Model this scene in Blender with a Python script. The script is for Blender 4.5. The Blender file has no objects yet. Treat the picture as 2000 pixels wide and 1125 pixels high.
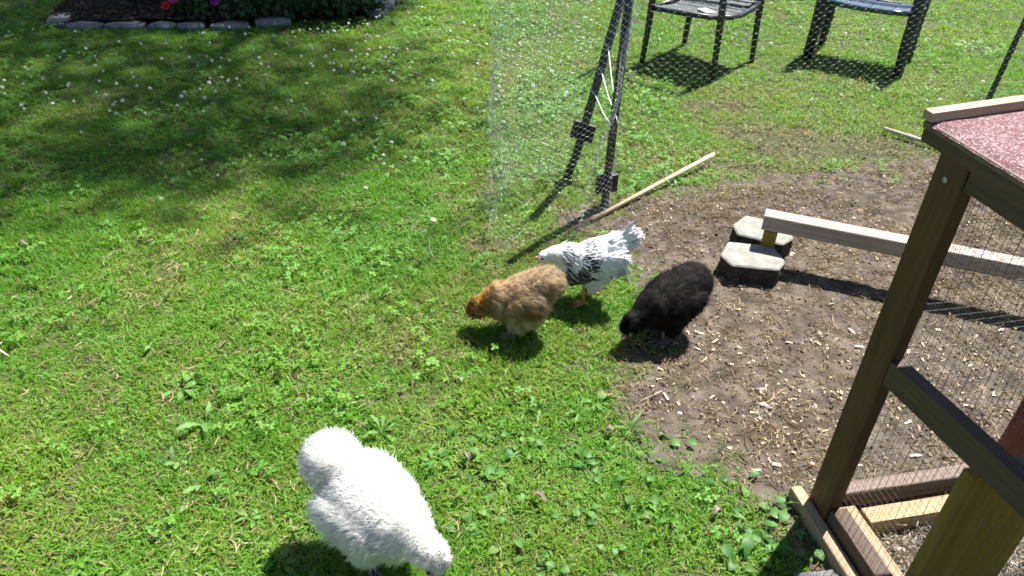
import bpy, bmesh, math, random
import numpy as np
from mathutils import Vector, Matrix, Euler, Quaternion, noise as mnoise

random.seed(11)
rng = np.random.default_rng(11)
R = math.radians
scene = bpy.context.scene

# ------------------------------------------------------------------ camera
PITCH, ROLL, EYE = R(35.0), R(1.5), 1.55
cam_data = bpy.data.cameras.new('camera')
cam_data.sensor_width = 36.0
cam_data.lens = 26.1
cam_data.clip_start = 0.02
cam_data.clip_end = 1200.0
cam = bpy.data.objects.new('camera', cam_data)
scene.collection.objects.link(cam)
_f = Vector((0, math.cos(PITCH), -math.sin(PITCH)))
_r0 = Vector((1, 0, 0))
_u0 = _r0.cross(_f)
_r = _r0 * math.cos(ROLL) + _u0 * math.sin(ROLL)
_u = _u0 * math.cos(ROLL) - _r0 * math.sin(ROLL)
cam.matrix_world = Matrix(((_r.x, _u.x, -_f.x, 0.0), (_r.y, _u.y, -_f.y, 0.0), (_r.z, _u.z, -_f.z, EYE), (0, 0, 0, 1)))
scene.camera = cam

# ------------------------------------------------------------------ sky and sun
SHIFT = Vector((-0.36, -0.42, 0.0))          # how far a shadow falls for each metre of height
to_sun = Vector((-SHIFT.x, -SHIFT.y, 1.0)).normalized()
elev = math.asin(to_sun.z)
world = bpy.data.worlds.new('World')
scene.world = world
world.use_nodes = True
wn = world.node_tree
sky = wn.nodes.new('ShaderNodeTexSky')
sky.sky_type = 'NISHITA'
sky.sun_disc = False
sky.sun_elevation = elev
sky.sun_rotation = math.atan2(to_sun.x, to_sun.y)
wn.links.new(sky.outputs['Color'], wn.nodes['Background'].inputs['Color'])
wn.nodes['Background'].inputs['Strength'].default_value = 0.05
sun_data = bpy.data.lights.new('sun', 'SUN')
sun_data.energy = 5.0
sun_data.angle = R(0.55)
sun_data.color = (1.0, 0.965, 0.90)
sun = bpy.data.objects.new('sun', sun_data)
scene.collection.objects.link(sun)
sun.rotation_euler = to_sun.to_track_quat('Z', 'Y').to_euler()
sun.location = (6, 8, 14)

scene.view_settings.view_transform = 'Standard'
scene.view_settings.look = 'None'
scene.view_settings.gamma = 1.0
scene.view_settings.exposure = 1.45
scene.cycles.filter_width = 1.7
scene.cycles.use_adaptive_sampling = True
scene.cycles.adaptive_threshold = 0.025
scene.cycles.max_bounces = 8
scene.cycles.diffuse_bounces = 5
scene.cycles.glossy_bounces = 2
scene.cycles.transmission_bounces = 4

# ------------------------------------------------------------------ helpers
COL = scene.collection

def tag(o, label=None, cat=None, group=None, kind=None):
    if label: o['label'] = label
    if cat: o['category'] = cat
    if group: o['group'] = group
    if kind: o['kind'] = kind
    return o

def link(name, mesh, mat=None, parent=None):
    o = bpy.data.objects.new(name, mesh)
    COL.objects.link(o)
    if mat is not None and not mesh.materials:
        mesh.materials.append(mat)
    if parent is not None:
        o.parent = parent
    return o

def empty(name, loc=(0, 0, 0), rz=0.0):
    o = bpy.data.objects.new(name, None)
    COL.objects.link(o)
    o.empty_display_size = 0.1
    o.location = loc
    o.rotation_euler = (0, 0, rz)
    return o

def np_mesh(name, verts, faces, smooth=False):
    """faces: list of index tuples, or an (n,k) array"""
    me = bpy.data.meshes.new(name)
    verts = np.asarray(verts, dtype=np.float32)
    if isinstance(faces, np.ndarray):
        n, k = faces.shape
        me.vertices.add(len(verts))
        me.vertices.foreach_set('co', verts.ravel())
        me.loops.add(n * k)
        me.loops.foreach_set('vertex_index', faces.astype(np.int32).ravel())
        me.polygons.add(n)
        me.polygons.foreach_set('loop_start', np.arange(0, n * k, k, dtype=np.int32))
        me.polygons.foreach_set('loop_total', np.full(n, k, dtype=np.int32))
        me.update(calc_edges=True)
    else:
        me.from_pydata([tuple(map(float, v)) for v in verts], [], faces)
    if smooth:
        me.polygons.foreach_set('use_smooth', np.ones(len(me.polygons), dtype=bool))
    me.update()
    return me

def set_col(me, cols, name='col'):
    a = me.color_attributes.new(name, 'FLOAT_COLOR', 'POINT')
    c = np.ones((len(me.vertices), 4), dtype=np.float32)
    c[:, :3] = cols
    a.data.foreach_set('color', c.ravel())

class MB:
    """collects shapes for ONE mesh"""
    def __init__(self):
        self.v, self.f, self.sm = [], [], []
    def add(self, verts, faces, smooth=False):
        b = len(self.v)
        self.v += [tuple(v) for v in verts]
        self.f += [tuple(i + b for i in f) for f in faces]
        self.sm += [smooth] * len(faces)
    def box(self, lo, hi, bevel=0.003, rough=0.0):
        bm = bmesh.new()
        bmesh.ops.create_cube(bm, size=1.0)
        for v in bm.verts:
            v.co = Vector(((lo[i] + hi[i]) / 2 + v.co[i] * (hi[i] - lo[i]) for i in range(3)))
        if bevel:
            bmesh.ops.bevel(bm, geom=list(bm.edges), offset=bevel, segments=2, profile=0.5, affect='EDGES')
        if rough:
            for v in bm.verts:
                v.co += Vector((random.uniform(-rough, rough) for _ in range(3)))
        bm.verts.index_update()
        self.add([v.co[:] for v in bm.verts], [[v.index for v in f.verts] for f in bm.faces])
        bm.free()
        return self
    def tube(self, pts, rad, n=8, cap=True, squash=None):
        pts = [Vector(p) for p in pts]
        if not hasattr(rad, '__len__'): rad = [rad] * len(pts)
        vs, fs = [], []
        up = Vector((0.13, 0.27, 0.95))
        for i, p in enumerate(pts):
            d = (pts[min(i + 1, len(pts) - 1)] - pts[max(i - 1, 0)]).normalized()
            a = d.cross(up)
            if a.length < 1e-4: a = d.cross(Vector((1, 0, 0)))
            a.normalize(); b = a.cross(d).normalized()
            for k in range(n):
                t = 2 * math.pi * k / n
                vs.append(p + (a * math.cos(t) + b * math.sin(t) * (squash or 1)) * rad[i])
        for i in range(len(pts) - 1):
            for k in range(n):
                fs.append((i * n + k, i * n + (k + 1) % n, (i + 1) * n + (k + 1) % n, (i + 1) * n + k))
        if cap:
            fs.append(tuple(reversed(range(n))))
            fs.append(tuple((len(pts) - 1) * n + k for k in range(n)))
        self.add(vs, fs, True)
        return self
    def ell(self, c, r, rot=(0, 0, 0), u=14, v=9):
        M = Euler(rot).to_matrix(); vs, fs = [], []
        for i in range(1, v):
            ph = math.pi * i / v
            for k in range(u):
                th = 2 * math.pi * k / u
                vs.append(Vector(c) + M @ Vector((r[0] * math.sin(ph) * math.cos(th), r[1] * math.sin(ph) * math.sin(th), r[2] * math.cos(ph))))
        top = len(vs); vs.append(Vector(c) + M @ Vector((0, 0, r[2]))); vs.append(Vector(c) + M @ Vector((0, 0, -r[2])))
        for i in range(v - 2):
            for k in range(u):
                fs.append((i * u + k, (i + 1) * u + k, (i + 1) * u + (k + 1) % u, i * u + (k + 1) % u))
        for k in range(u):
            fs.append((top, k, (k + 1) % u)); fs.append((top + 1, (v - 2) * u + (k + 1) % u, (v - 2) * u + k))
        self.add(vs, fs, True)
        return self
    def mesh(self, name):
        me = bpy.data.meshes.new(name)
        me.from_pydata(self.v, [], self.f)
        me.polygons.foreach_set('use_smooth', np.array(self.sm, dtype=bool))
        me.update()
        return me
    def build(self, name, mat, parent=None):
        return link(name, self.mesh(name), mat, parent)

# ------------------------------------------------------------------ materials
def new_mat(name):
    m = bpy.data.materials.new(name); m.use_nodes = True
    nt = m.node_tree
    return m, nt, nt.nodes['Principled BSDF']

def N(nt, kind, **kw):
    n = nt.nodes.new(kind)
    for k, v in kw.items():
        if k in n.inputs: n.inputs[k].default_value = v
        else: setattr(n, k, v)
    return n

def ramp(nt, src, stops):
    r = nt.nodes.new('ShaderNodeValToRGB')
    el = r.color_ramp.elements
    while len(el) < len(stops): el.new(0.5)
    for e, (p, c) in zip(el, stops):
        e.position = p; e.color = (*c, 1)
    nt.links.new(src, r.inputs['Fac'])
    return r

def bump(nt, src, bsdf, strength, dist):
    b = N(nt, 'ShaderNodeBump', Strength=strength, Distance=dist)
    nt.links.new(src, b.inputs['Height'])
    nt.links.new(b.outputs['Normal'], bsdf.inputs['Normal'])
    return b

def tex_noise(nt, scale, detail=6.0, rough=0.6, stretch=None):
    tc = nt.nodes.new('ShaderNodeTexCoord')
    n = N(nt, 'ShaderNodeTexNoise', Scale=scale, Detail=detail, Roughness=rough)
    if stretch:
        mp = nt.nodes.new('ShaderNodeMapping'); mp.inputs['Scale'].default_value = stretch
        nt.links.new(tc.outputs['Object'], mp.inputs['Vector']); nt.links.new(mp.outputs['Vector'], n.inputs['Vector'])
    else:
        nt.links.new(tc.outputs['Object'], n.inputs['Vector'])
    return n

def mat_noise(name, stops, scale, rough=0.7, bumpd=0.002, bscale=None, stretch=None, metallic=0.0, spec=0.5, bstr=0.6):
    m, nt, b = new_mat(name)
    n = tex_noise(nt, scale, stretch=stretch)
    r = ramp(nt, n.outputs['Fac'], stops)
    nt.links.new(r.outputs['Color'], b.inputs['Base Color'])
    b.inputs['Roughness'].default_value = rough
    b.inputs['Metallic'].default_value = metallic
    b.inputs['Specular IOR Level'].default_value = spec
    if bumpd:
        n2 = tex_noise(nt, bscale or scale * 4, stretch=stretch)
        bump(nt, n2.outputs['Fac'], b, bstr, bumpd)
    return m

def mat_wood(name, dark, light, along, scale=9.0, rough=0.65, stain=None):
    """grain runs along axis 'along' of the object"""
    m, nt, b = new_mat(name)
    st = [9.0, 9.0, 9.0]; st['xyz'.index(along)] = 0.45
    n = tex_noise(nt, scale, 8.0, 0.65, st)
    n2 = tex_noise(nt, scale * 0.25, 3.0, 0.5)
    r = ramp(nt, n.outputs['Fac'], [(0.3, dark), (0.52, tuple((a + c) / 2 for a, c in zip(dark, light))), (0.72, light)])
    mx = N(nt, 'ShaderNodeMixRGB', blend_type='MULTIPLY'); mx.inputs['Fac'].default_value = 0.6
    r2 = ramp(nt, n2.outputs['Fac'], [(0.3, stain or (0.72, 0.7, 0.68)), (0.65, (1, 1, 1))])
    nt.links.new(r.outputs['Color'], mx.inputs['Color1']); nt.links.new(r2.outputs['Color'], mx.inputs['Color2'])
    nt.links.new(mx.outputs['Color'], b.inputs['Base Color'])
    b.inputs['Roughness'].default_value = rough
    b.inputs['Specular IOR Level'].default_value = 0.3
    bump(nt, n.outputs['Fac'], b, 0.5, 0.002)
    return m

def mat_leaf(name, stops, attr=None, instancer=False, transl=0.4, rough=0.5, spec=0.25, vein=None):
    """thin leaf: reflects and lets light through; tint 0..1 picks the colour"""
    m, nt, b = new_mat(name)
    if attr:
        a = nt.nodes.new('ShaderNodeAttribute'); a.attribute_name = attr
        if instancer: a.attribute_type = 'INSTANCER'
        src = a.outputs['Fac']
    else:
        oi = nt.nodes.new('ShaderNodeObjectInfo'); src = oi.outputs['Random']
    if instancer:
        a2 = nt.nodes.new('ShaderNodeAttribute'); a2.attribute_name = 'blade'
        ad = N(nt, 'ShaderNodeMath', operation='ADD'); nt.links.new(src, ad.inputs[0]); nt.links.new(a2.outputs['Fac'], ad.inputs[1])
        src = ad.outputs[0]
    r = ramp(nt, src, stops)
    nt.links.new(r.outputs['Color'], b.inputs['Base Color'])
    b.inputs['Roughness'].default_value = rough
    b.inputs['Specular IOR Level'].default_value = spec
    t = nt.nodes.new('ShaderNodeBsdfTranslucent')
    hs = N(nt, 'ShaderNodeHueSaturation', Hue=0.485, Saturation=1.1, Value=1.35)
    nt.links.new(r.outputs['Color'], hs.inputs['Color']); nt.links.new(hs.outputs['Color'], t.inputs['Color'])
    mx = nt.nodes.new('ShaderNodeMixShader'); mx.inputs['Fac'].default_value = transl
    nt.links.new(b.outputs['BSDF'], mx.inputs[1]); nt.links.new(t.outputs['BSDF'], mx.inputs[2])
    nt.links.new(mx.outputs['Shader'], nt.nodes['Material Output'].inputs['Surface'])
    return m

def mat_fluff(name, transl=0.42, rough=0.75, spec=0.15):
    m, nt, b = new_mat(name)
    a = nt.nodes.new('ShaderNodeAttribute'); a.attribute_name = 'col'
    nt.links.new(a.outputs['Color'], b.inputs['Base Color'])
    b.inputs['Roughness'].default_value = rough
    b.inputs['Specular IOR Level'].default_value = spec
    t = nt.nodes.new('ShaderNodeBsdfTranslucent'); nt.links.new(a.outputs['Color'], t.inputs['Color'])
    mx = nt.nodes.new('ShaderNodeMixShader'); mx.inputs['Fac'].default_value = transl
    nt.links.new(b.outputs['BSDF'], mx.inputs[1]); nt.links.new(t.outputs['BSDF'], mx.inputs[2])
    nt.links.new(mx.outputs['Shader'], nt.nodes['Material Output'].inputs['Surface'])
    return m

def mat_plain(name, col, rough=0.5, metallic=0.0, spec=0.5):
    return mat_noise(name, [(0.3, tuple(c * 0.8 for c in col)), (0.7, tuple(min(1, c * 1.15) for c in col))], 35.0, rough, 0.0004, 160.0, None, metallic, spec)

M = {}
M['lawn'] = mat_noise('lawn_soil', [(0.32, (0.032, 0.038, 0.014)), (0.48, (0.056, 0.068, 0.024)), (0.6, (0.08, 0.078, 0.038)), (0.72, (0.11, 0.09, 0.058))], 23.0, 0.9, 0.006, 60.0, spec=0.1)
M['soil'] = mat_noise('bare_soil', [(0.25, (0.032, 0.025, 0.019)), (0.45, (0.071, 0.057, 0.044)), (0.6, (0.115, 0.095, 0.076)), (0.78, (0.18, 0.152, 0.125))], 15.0, 0.92, 0.006, 90.0, spec=0.15, bstr=0.9)
M['mulch'] = mat_noise('dark_mulch', [(0.3, (0.008, 0.005, 0.005)), (0.6, (0.022, 0.012, 0.012)), (0.8, (0.05, 0.03, 0.028))], 40.0, 0.9, 0.01, 60.0, spec=0.1)
M['black_steel'] = mat_plain('black_painted_steel', (0.014, 0.016, 0.016), 0.38, 0.0, 0.5)
M['black_plastic'] = mat_plain('black_plastic', (0.012, 0.012, 0.013), 0.55)
M['green_plastic'] = mat_plain('dark_green_resin', (0.006, 0.05, 0.044), 0.22)
M['strap'] = mat_plain('grey_webbing', (0.06, 0.07, 0.072), 0.5)
M['blue_strap'] = mat_plain('navy_webbing', (0.05, 0.085, 0.14), 0.35)
M['wire'] = mat_plain('galvanised_wire', (0.42, 0.45, 0.46), 0.4, 0.6)
M['mesh'] = mat_plain('weathered_steel_mesh', (0.16, 0.155, 0.145), 0.5, 0.5)
M['white_plastic'] = mat_plain('white_plastic', (0.8, 0.8, 0.8), 0.4)
M['paper'] = mat_plain('white_paper', (0.8, 0.8, 0.79), 0.8)
M['screw'] = mat_plain('zinc_screw', (0.45, 0.45, 0.45), 0.35, 0.9)
M['pine'] = mat_wood('new_pine', (0.30, 0.20, 0.10), (0.50, 0.38, 0.22), 'x')
M['pine_z'] = mat_wood('amber_pine_upright', (0.20, 0.13, 0.016), (0.36, 0.25, 0.04), 'z', 6.0, stain=(0.55, 0.5, 0.4))
M['pine_y'] = mat_wood('new_pine_lengthwise', (0.26, 0.185, 0.10), (0.42, 0.33, 0.21), 'y')
M['beam'] = mat_wood('bleached_beam', (0.26, 0.20, 0.165), (0.46, 0.40, 0.35), 'x', 7.0)
M['brown_z'] = mat_wood('brown_stained_post', (0.062, 0.032, 0.014), (0.135, 0.074, 0.034), 'z')
M['brown_y'] = mat_wood('brown_stained_rail', (0.060, 0.038, 0.025), (0.125, 0.086, 0.062), 'y')
M['brown_x'] = mat_wood('brown_stained_crossrail', (0.10, 0.07, 0.055), (0.22, 0.165, 0.14), 'x')
M['redbrown'] = mat_wood('red_brown_stile', (0.12, 0.025, 0.016), (0.24, 0.06, 0.04), 'z')
M['batten'] = mat_wood('pale_batten', (0.30, 0.22, 0.14), (0.50, 0.41, 0.30), 'x')
M['dowel'] = mat_wood('pale_dowel', (0.46, 0.34, 0.20), (0.64, 0.52, 0.35), 'x')
M['dowel_grey'] = mat_wood('grey_dowel', (0.36, 0.32, 0.26), (0.6, 0.55, 0.46), 'x')
M['concrete'] = mat_noise('concrete', [(0.3, (0.17, 0.165, 0.15)), (0.55, (0.25, 0.245, 0.225)), (0.75, (0.31, 0.305, 0.28))], 30.0, 0.9, 0.003, 140.0, spec=0.2)
M['concrete_side'] = mat_noise('shade_toned_concrete', [(0.3, (0.03, 0.026, 0.022)), (0.55, (0.06, 0.054, 0.046)), (0.75, (0.11, 0.10, 0.085))], 38.0, 0.95, 0.008, 70.0, spec=0.1, bstr=1.0)  # block sides: their shade is painted in as a darker base colour
M['stone'] = mat_noise('grey_stone', [(0.3, (0.11, 0.115, 0.12)), (0.7, (0.24, 0.245, 0.25))], 14.0, 0.9, 0.004, 70.0, spec=0.2)
M['rock'] = mat_noise('dark_rock', [(0.3, (0.09, 0.09, 0.09)), (0.7, (0.2, 0.2, 0.2))], 14.0, 0.9, 0.004, 70.0, spec=0.2)
M['bark'] = mat_noise('bark', [(0.3, (0.05, 0.038, 0.028)), (0.7, (0.14, 0.11, 0.085))], 14.0, 0.9, 0.02, 30.0, (4, 4, 0.7), spec=0.1)
M['dry'] = mat_leaf('dry_leaf', [(0.0, (0.16, 0.12, 0.09)), (1.0, (0.27, 0.21, 0.17))], transl=0.15, rough=0.8)
M['chip'] = mat_leaf('wood_chip', [(0.0, (0.22, 0.16, 0.10)), (0.3, (0.46, 0.36, 0.23)), (0.7, (0.64, 0.53, 0.37)), (1.0, (0.74, 0.67, 0.54))], None, False, 0.0, 0.8, 0.15)
M['straw'] = mat_leaf('straw', [(0.0, (0.13, 0.09, 0.05)), (0.5, (0.32, 0.25, 0.14)), (1.0, (0.52, 0.43, 0.26))], 'tint', True, 0.15, 0.8)
M['shaving'] = mat_leaf('shaving', [(0.0, (0.30, 0.26, 0.2)), (1.0, (0.62, 0.56, 0.46))], 'tint', True, 0.15, 0.8)
M['fleck'] = mat_leaf('wood_fleck', [(0.0, (0.10, 0.07, 0.045)), (0.5, (0.26, 0.20, 0.13)), (1.0, (0.58, 0.48, 0.34))], 'tint', True, 0.05, 0.8)
M['clod'] = mat_leaf('soil_clod', [(0.0, (0.04, 0.03, 0.022)), (1.0, (0.17, 0.13, 0.10))], 'tint', True, 0.0, 0.95, 0.05)

# roofing felt: red mineral granules
m, nt, b = new_mat('red_mineral_felt')
tc = nt.nodes.new('ShaderNodeTexCoord')
vo = N(nt, 'ShaderNodeTexVoronoi', Scale=330.0)
nt.links.new(tc.outputs['Object'], vo.inputs['Vector'])
bw = nt.nodes.new('ShaderNodeSeparateColor'); nt.links.new(vo.outputs['Color'], bw.inputs['Color'])
r1 = ramp(nt, bw.outputs[0], [(0.0, (0.08, 0.026, 0.032)), (0.45, (0.155, 0.065, 0.074)), (0.75, (0.215, 0.115, 0.125)), (1.0, (0.42, 0.33, 0.34))])
n1 = tex_noise(nt, 9.0)
r2 = ramp(nt, n1.outputs['Fac'], [(0.3, (0.75, 0.7, 0.7)), (0.7, (1.0, 1.0, 1.0))])
mx = N(nt, 'ShaderNodeMixRGB', blend_type='MULTIPLY'); mx.inputs['Fac'].default_value = 1.0
nt.links.new(r1.outputs['Color'], mx.inputs['Color1']); nt.links.new(r2.outputs['Color'], mx.inputs['Color2'])
nt.links.new(mx.outputs['Color'], b.inputs['Base Color']); b.inputs['Roughness'].default_value = 0.8
bump(nt, vo.outputs['Distance'], b, 0.8, 0.002)
M['felt'] = m

M['grass'] = mat_leaf('grass_blade', [(0.0, (0.34, 0.28, 0.13)), (0.13, (0.26, 0.28, 0.08)), (0.25, (0.185, 0.312, 0.036)), (0.55, (0.122, 0.296, 0.028)), (0.8, (0.084, 0.252, 0.026)), (1.0, (0.06, 0.195, 0.028))], 'tint', True, 0.48, 0.5, 0.3)
M['clover'] = mat_leaf('clover_leaf', [(0.0, (0.16, 0.31, 0.045)), (0.5, (0.115, 0.29, 0.035)), (1.0, (0.085, 0.24, 0.04))], 'tint', True, 0.35, 0.5, 0.3)
M['weed'] = mat_leaf('weed_leaf', [(0.0, (0.12, 0.25, 0.05)), (0.5, (0.13, 0.26, 0.06)), (1.0, (0.16, 0.29, 0.10))], None, False, 0.32, 0.55, 0.25)
M['ivy'] = mat_leaf('rounded_weed_leaf', [(0.0, (0.055, 0.16, 0.045)), (0.5, (0.085, 0.21, 0.04)), (1.0, (0.13, 0.26, 0.055))], None, False, 0.36, 0.5, 0.3)
M['rose_leaf'] = mat_leaf('rose_leaf', [(0.0, (0.022, 0.055, 0.018)), (0.6, (0.035, 0.085, 0.026)), (1.0, (0.06, 0.12, 0.045))], 'tint1', False, 0.25, 0.45, 0.4)
M['tree_leaf'] = mat_leaf('tree_leaf', [(0.0, (0.04, 0.09, 0.02)), (1.0, (0.08, 0.15, 0.03))], 'tint1', False, 0.12, 0.5, 0.3)
M['petal_red'] = mat_leaf('red_petal', [(0.0, (0.5, 0.015, 0.02)), (1.0, (0.62, 0.02, 0.03))], None, False, 0.3, 0.5)
M['petal_pink'] = mat_leaf('pink_petal', [(0.0, (0.62, 0.06, 0.2)), (1.0, (0.62, 0.06, 0.2))], None, False, 0.3, 0.5)
M['petal_purple'] = mat_leaf('purple_petal', [(0.0, (0.42, 0.05, 0.36)), (1.0, (0.48, 0.07, 0.4))], None, False, 0.3, 0.5)
M['petal_white'] = mat_leaf('clover_petal', [(0.0, (0.68, 0.68, 0.6)), (1.0, (0.8, 0.8, 0.76))], None, False, 0.25, 0.7)
M['petal_yellow'] = mat_leaf('yellow_petal', [(0.0, (0.75, 0.5, 0.02)), (1.0, (0.8, 0.55, 0.03))], None, False, 0.25, 0.6)
M['stalk'] = mat_leaf('pale_stalk', [(0.0, (0.55, 0.54, 0.34)), (1.0, (0.6, 0.58, 0.38))], None, False, 0.1, 0.6)
M['fluff'] = mat_fluff('silky_feather', 0.5)
M['feather'] = mat_fluff('sleek_feather', 0.12, 0.6, 0.25)
M['shank'] = mat_plain('yellow_shank', (0.55, 0.30, 0.11), 0.55)
M['pale_shank'] = mat_plain('pinkish_shank', (0.30, 0.24, 0.21), 0.6)
M['grey_shank'] = mat_plain('grey_shank', (0.12, 0.12, 0.13), 0.6)
M['beak'] = mat_plain('slate_beak', (0.16, 0.17, 0.19), 0.4)
M['comb'] = mat_plain('mulberry_comb', (0.16, 0.04, 0.06), 0.6)
M['red_comb'] = mat_plain('red_comb', (0.5, 0.03, 0.03), 0.5)
M['eye'] = mat_plain('black_eye', (0.006, 0.005, 0.005), 0.12)

# ------------------------------------------------------------------ ground outline functions
DIRT = np.array([(0.288, 2.707), (0.463, 2.795), (0.634, 2.840), (1.096, 2.998), (1.501, 3.101), (2.022, 3.258), (2.78, 3.42), (3.4, 2.6), (3.2, 0.9), (1.1, 0.72), (0.83, 1.03),
                 (0.803, 1.303), (0.652, 1.431), (0.518, 1.520), (0.436, 1.670), (0.485, 1.840), (0.602, 2.034), (0.584, 2.248), (0.521, 2.455), (0.392, 2.624)])
BED = np.array([(-3.30, 5.22), (-2.60, 5.28), (-2.15, 5.32), (-1.76, 5.46), (-1.05, 5.73), (-0.98, 6.3), (-1.1, 7.6), (-3.6, 7.4), (-3.55, 6.2)])

def poly_sd(P, poly):
    """signed distance, negative inside"""
    P = np.asarray(P, float); d = np.full(len(P), 1e9); ins = np.zeros(len(P), bool)
    n = len(poly)
    for i in range(n):
        a, b = poly[i], poly[(i + 1) % n]
        e = b - a; w = P - a
        t = np.clip((w @ e) / (e @ e), 0, 1)
        d = np.minimum(d, np.hypot(*(w - t[:, None] * e).T))
        c = ((a[1] > P[:, 1]) != (b[1] > P[:, 1])) & (P[:, 0] < (b[0] - a[0]) * (P[:, 1] - a[1]) / (b[1] - a[1] + 1e-12) + a[0])
        ins ^= c
    return np.where(ins, -d, d)

_gr = np.random.default_rng(5).random((64, 64))
def vnoise(P, scale, oct=3):
    P = np.asarray(P, float); out = np.zeros(len(P)); amp, tot = 1.0, 0.0
    for o in range(oct):
        q = P * scale * 2 ** o + 17.3 * o
        i = np.floor(q).astype(int); f = q - i; f = f * f * (3 - 2 * f)
        g = lambda a, b: _gr[(i[:, 0] + a) % 64, (i[:, 1] + b) % 64]
        out += amp * ((g(0, 0) * (1 - f[:, 0]) + g(1, 0) * f[:, 0]) * (1 - f[:, 1]) + (g(0, 1) * (1 - f[:, 0]) + g(1, 1) * f[:, 0]) * f[:, 1])
        tot += amp; amp *= 0.5
    return out / tot

# ------------------------------------------------------------------ setting: lawn, bare soil, mulch bed
bm = bmesh.new()
bmesh.ops.create_grid(bm, x_segments=8, y_segments=8, size=400.0)
me = bpy.data.meshes.new('lawn'); bm.to_mesh(me); bm.free()
lawn = link('lawn', me, M['lawn']); tag(lawn, kind='structure', label='mown green lawn around the chicken run')

def soil_z(P):
    return 0.004 + 0.016 * vnoise(P, 2.3, 2) * np.clip(-poly_sd(P, DIRT) / 0.25, 0, 1) + 0.014 * (vnoise(P, 17.0, 4) - 0.4) * np.clip(-poly_sd(P, DIRT) / 0.08, 0, 1)

def patch_sheet(name, poly, cell, zfun, mat, margin=0.0):
    lo, hi = poly.min(0) - 0.1, poly.max(0) + 0.1
    nx, ny = int((hi[0] - lo[0]) / cell), int((hi[1] - lo[1]) / cell)
    X, Y = np.meshgrid(np.linspace(lo[0], hi[0], nx), np.linspace(lo[1], hi[1], ny), indexing='ij')
    P = np.stack([X.ravel(), Y.ravel()], 1)
    keep = poly_sd(P, poly) + 0.10 * (vnoise(P, 5.0) - 0.5) < margin
    Z = np.maximum(zfun(P), 0.004)
    I = np.arange(nx * ny).reshape(nx, ny)
    F = np.stack([I[:-1, :-1].ravel(), I[1:, :-1].ravel(), I[1:, 1:].ravel(), I[:-1, 1:].ravel()], 1)
    F = F[keep[F].all(1)]
    used = np.unique(F); mp = -np.ones(nx * ny, int); mp[used] = np.arange(len(used))
    me = np_mesh(name, np.column_stack([P, Z])[used], mp[F], True)
    return link(name, me, mat)

dirt = patch_sheet('bare_soil', DIRT, 0.014, soil_z, M['soil'], 0.16)
tag(dirt, kind='structure', label='scratched bare brown soil of the chicken run')
bed = patch_sheet('mulch_bed', BED, 0.05, lambda P: 0.035 + 0.03 * vnoise(P, 9.0), M['mulch'])
tag(bed, kind='structure', label='dark mulch of the shaded flower bed')

# ------------------------------------------------------------------ scattering of things nobody could count
def scatter(name, variants, pts, rot, scl, tint, pick, label, cat):
    me = bpy.data.meshes.new(name)
    n = len(pts)
    me.vertices.add(n); me.vertices.foreach_set('co', np.asarray(pts, np.float32).ravel())
    for nm, ty, dat in (('rot', 'FLOAT_VECTOR', rot), ('scl', 'FLOAT', scl), ('tint', 'FLOAT', tint), ('pick', 'INT', pick)):
        a = me.attributes.new(nm, ty, 'POINT')
        a.data.foreach_set('vector' if ty == 'FLOAT_VECTOR' else 'value', np.asarray(dat, np.int32 if ty == 'INT' else np.float32).ravel())
    coll = bpy.data.collections.new(name + '_variants')
    for i, v in enumerate(variants):
        o = bpy.data.objects.new('%s_piece_%02d' % (name, i), v); coll.objects.link(o)
    ng = bpy.data.node_groups.new(name, 'GeometryNodeTree')
    ng.interface.new_socket('Geometry', in_out='INPUT', socket_type='NodeSocketGeometry')
    ng.interface.new_socket('Geometry', in_out='OUTPUT', socket_type='NodeSocketGeometry')
    gi, go = ng.nodes.new('NodeGroupInput'), ng.nodes.new('NodeGroupOutput')
    ip = ng.nodes.new('GeometryNodeInstanceOnPoints'); ci = ng.nodes.new('GeometryNodeCollectionInfo')
    ci.inputs['Collection'].default_value = coll
    ci.inputs['Separate Children'].default_value = True; ci.inputs['Reset Children'].default_value = True
    ip.inputs['Pick Instance'].default_value = True
    L = ng.links.new
    L(gi.outputs[0], ip.inputs['Points']); L(ci.outputs[0], ip.inputs['Instance'])
    for nm, ty, sock in (('rot', 'FLOAT_VECTOR', 'Rotation'), ('scl', 'FLOAT', 'Scale'), ('pick', 'INT', 'Instance Index')):
        na = ng.nodes.new('GeometryNodeInputNamedAttribute'); na.data_type = ty; na.inputs['Name'].default_value = nm
        L(na.outputs['Attribute'], ip.inputs[sock])
    L(ip.outputs[0], go.inputs[0])
    o = link(name, me)
    md = o.modifiers.new('scatter', 'NODES'); md.node_group = ng
    tag(o, label, cat, kind='stuff')
    return o

def blade(rs, L, w, lean, az, droop, org):
    """curved tapering blade: 7 points"""
    out = []
    d = np.array([math.cos(az), math.sin(az), 0.0]); side = np.array([-d[1], d[0], 0.0])
    p = np.array([org[0], org[1], -0.004]); ang = lean
    prof = (0.75, 1.0, 0.8, 0.0)
    tw = rs.uniform(-0.5, 0.5)
    for k in range(4):
        s = side * math.cos(tw * k / 3) + np.array([0, 0, 1]) * math.sin(tw * k / 3)
        if k < 3: out += [p - s * w * prof[k] / 2, p + s * w * prof[k] / 2]
        else: out.append(p.copy())
        ang += droop / 3
        p = p + (d * math.sin(ang) + np.array([0, 0, 1]) * math.cos(ang)) * L / 3
    return out, [(0, 1, 3, 2), (2, 3, 5, 4), (4, 5, 6)]

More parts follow.
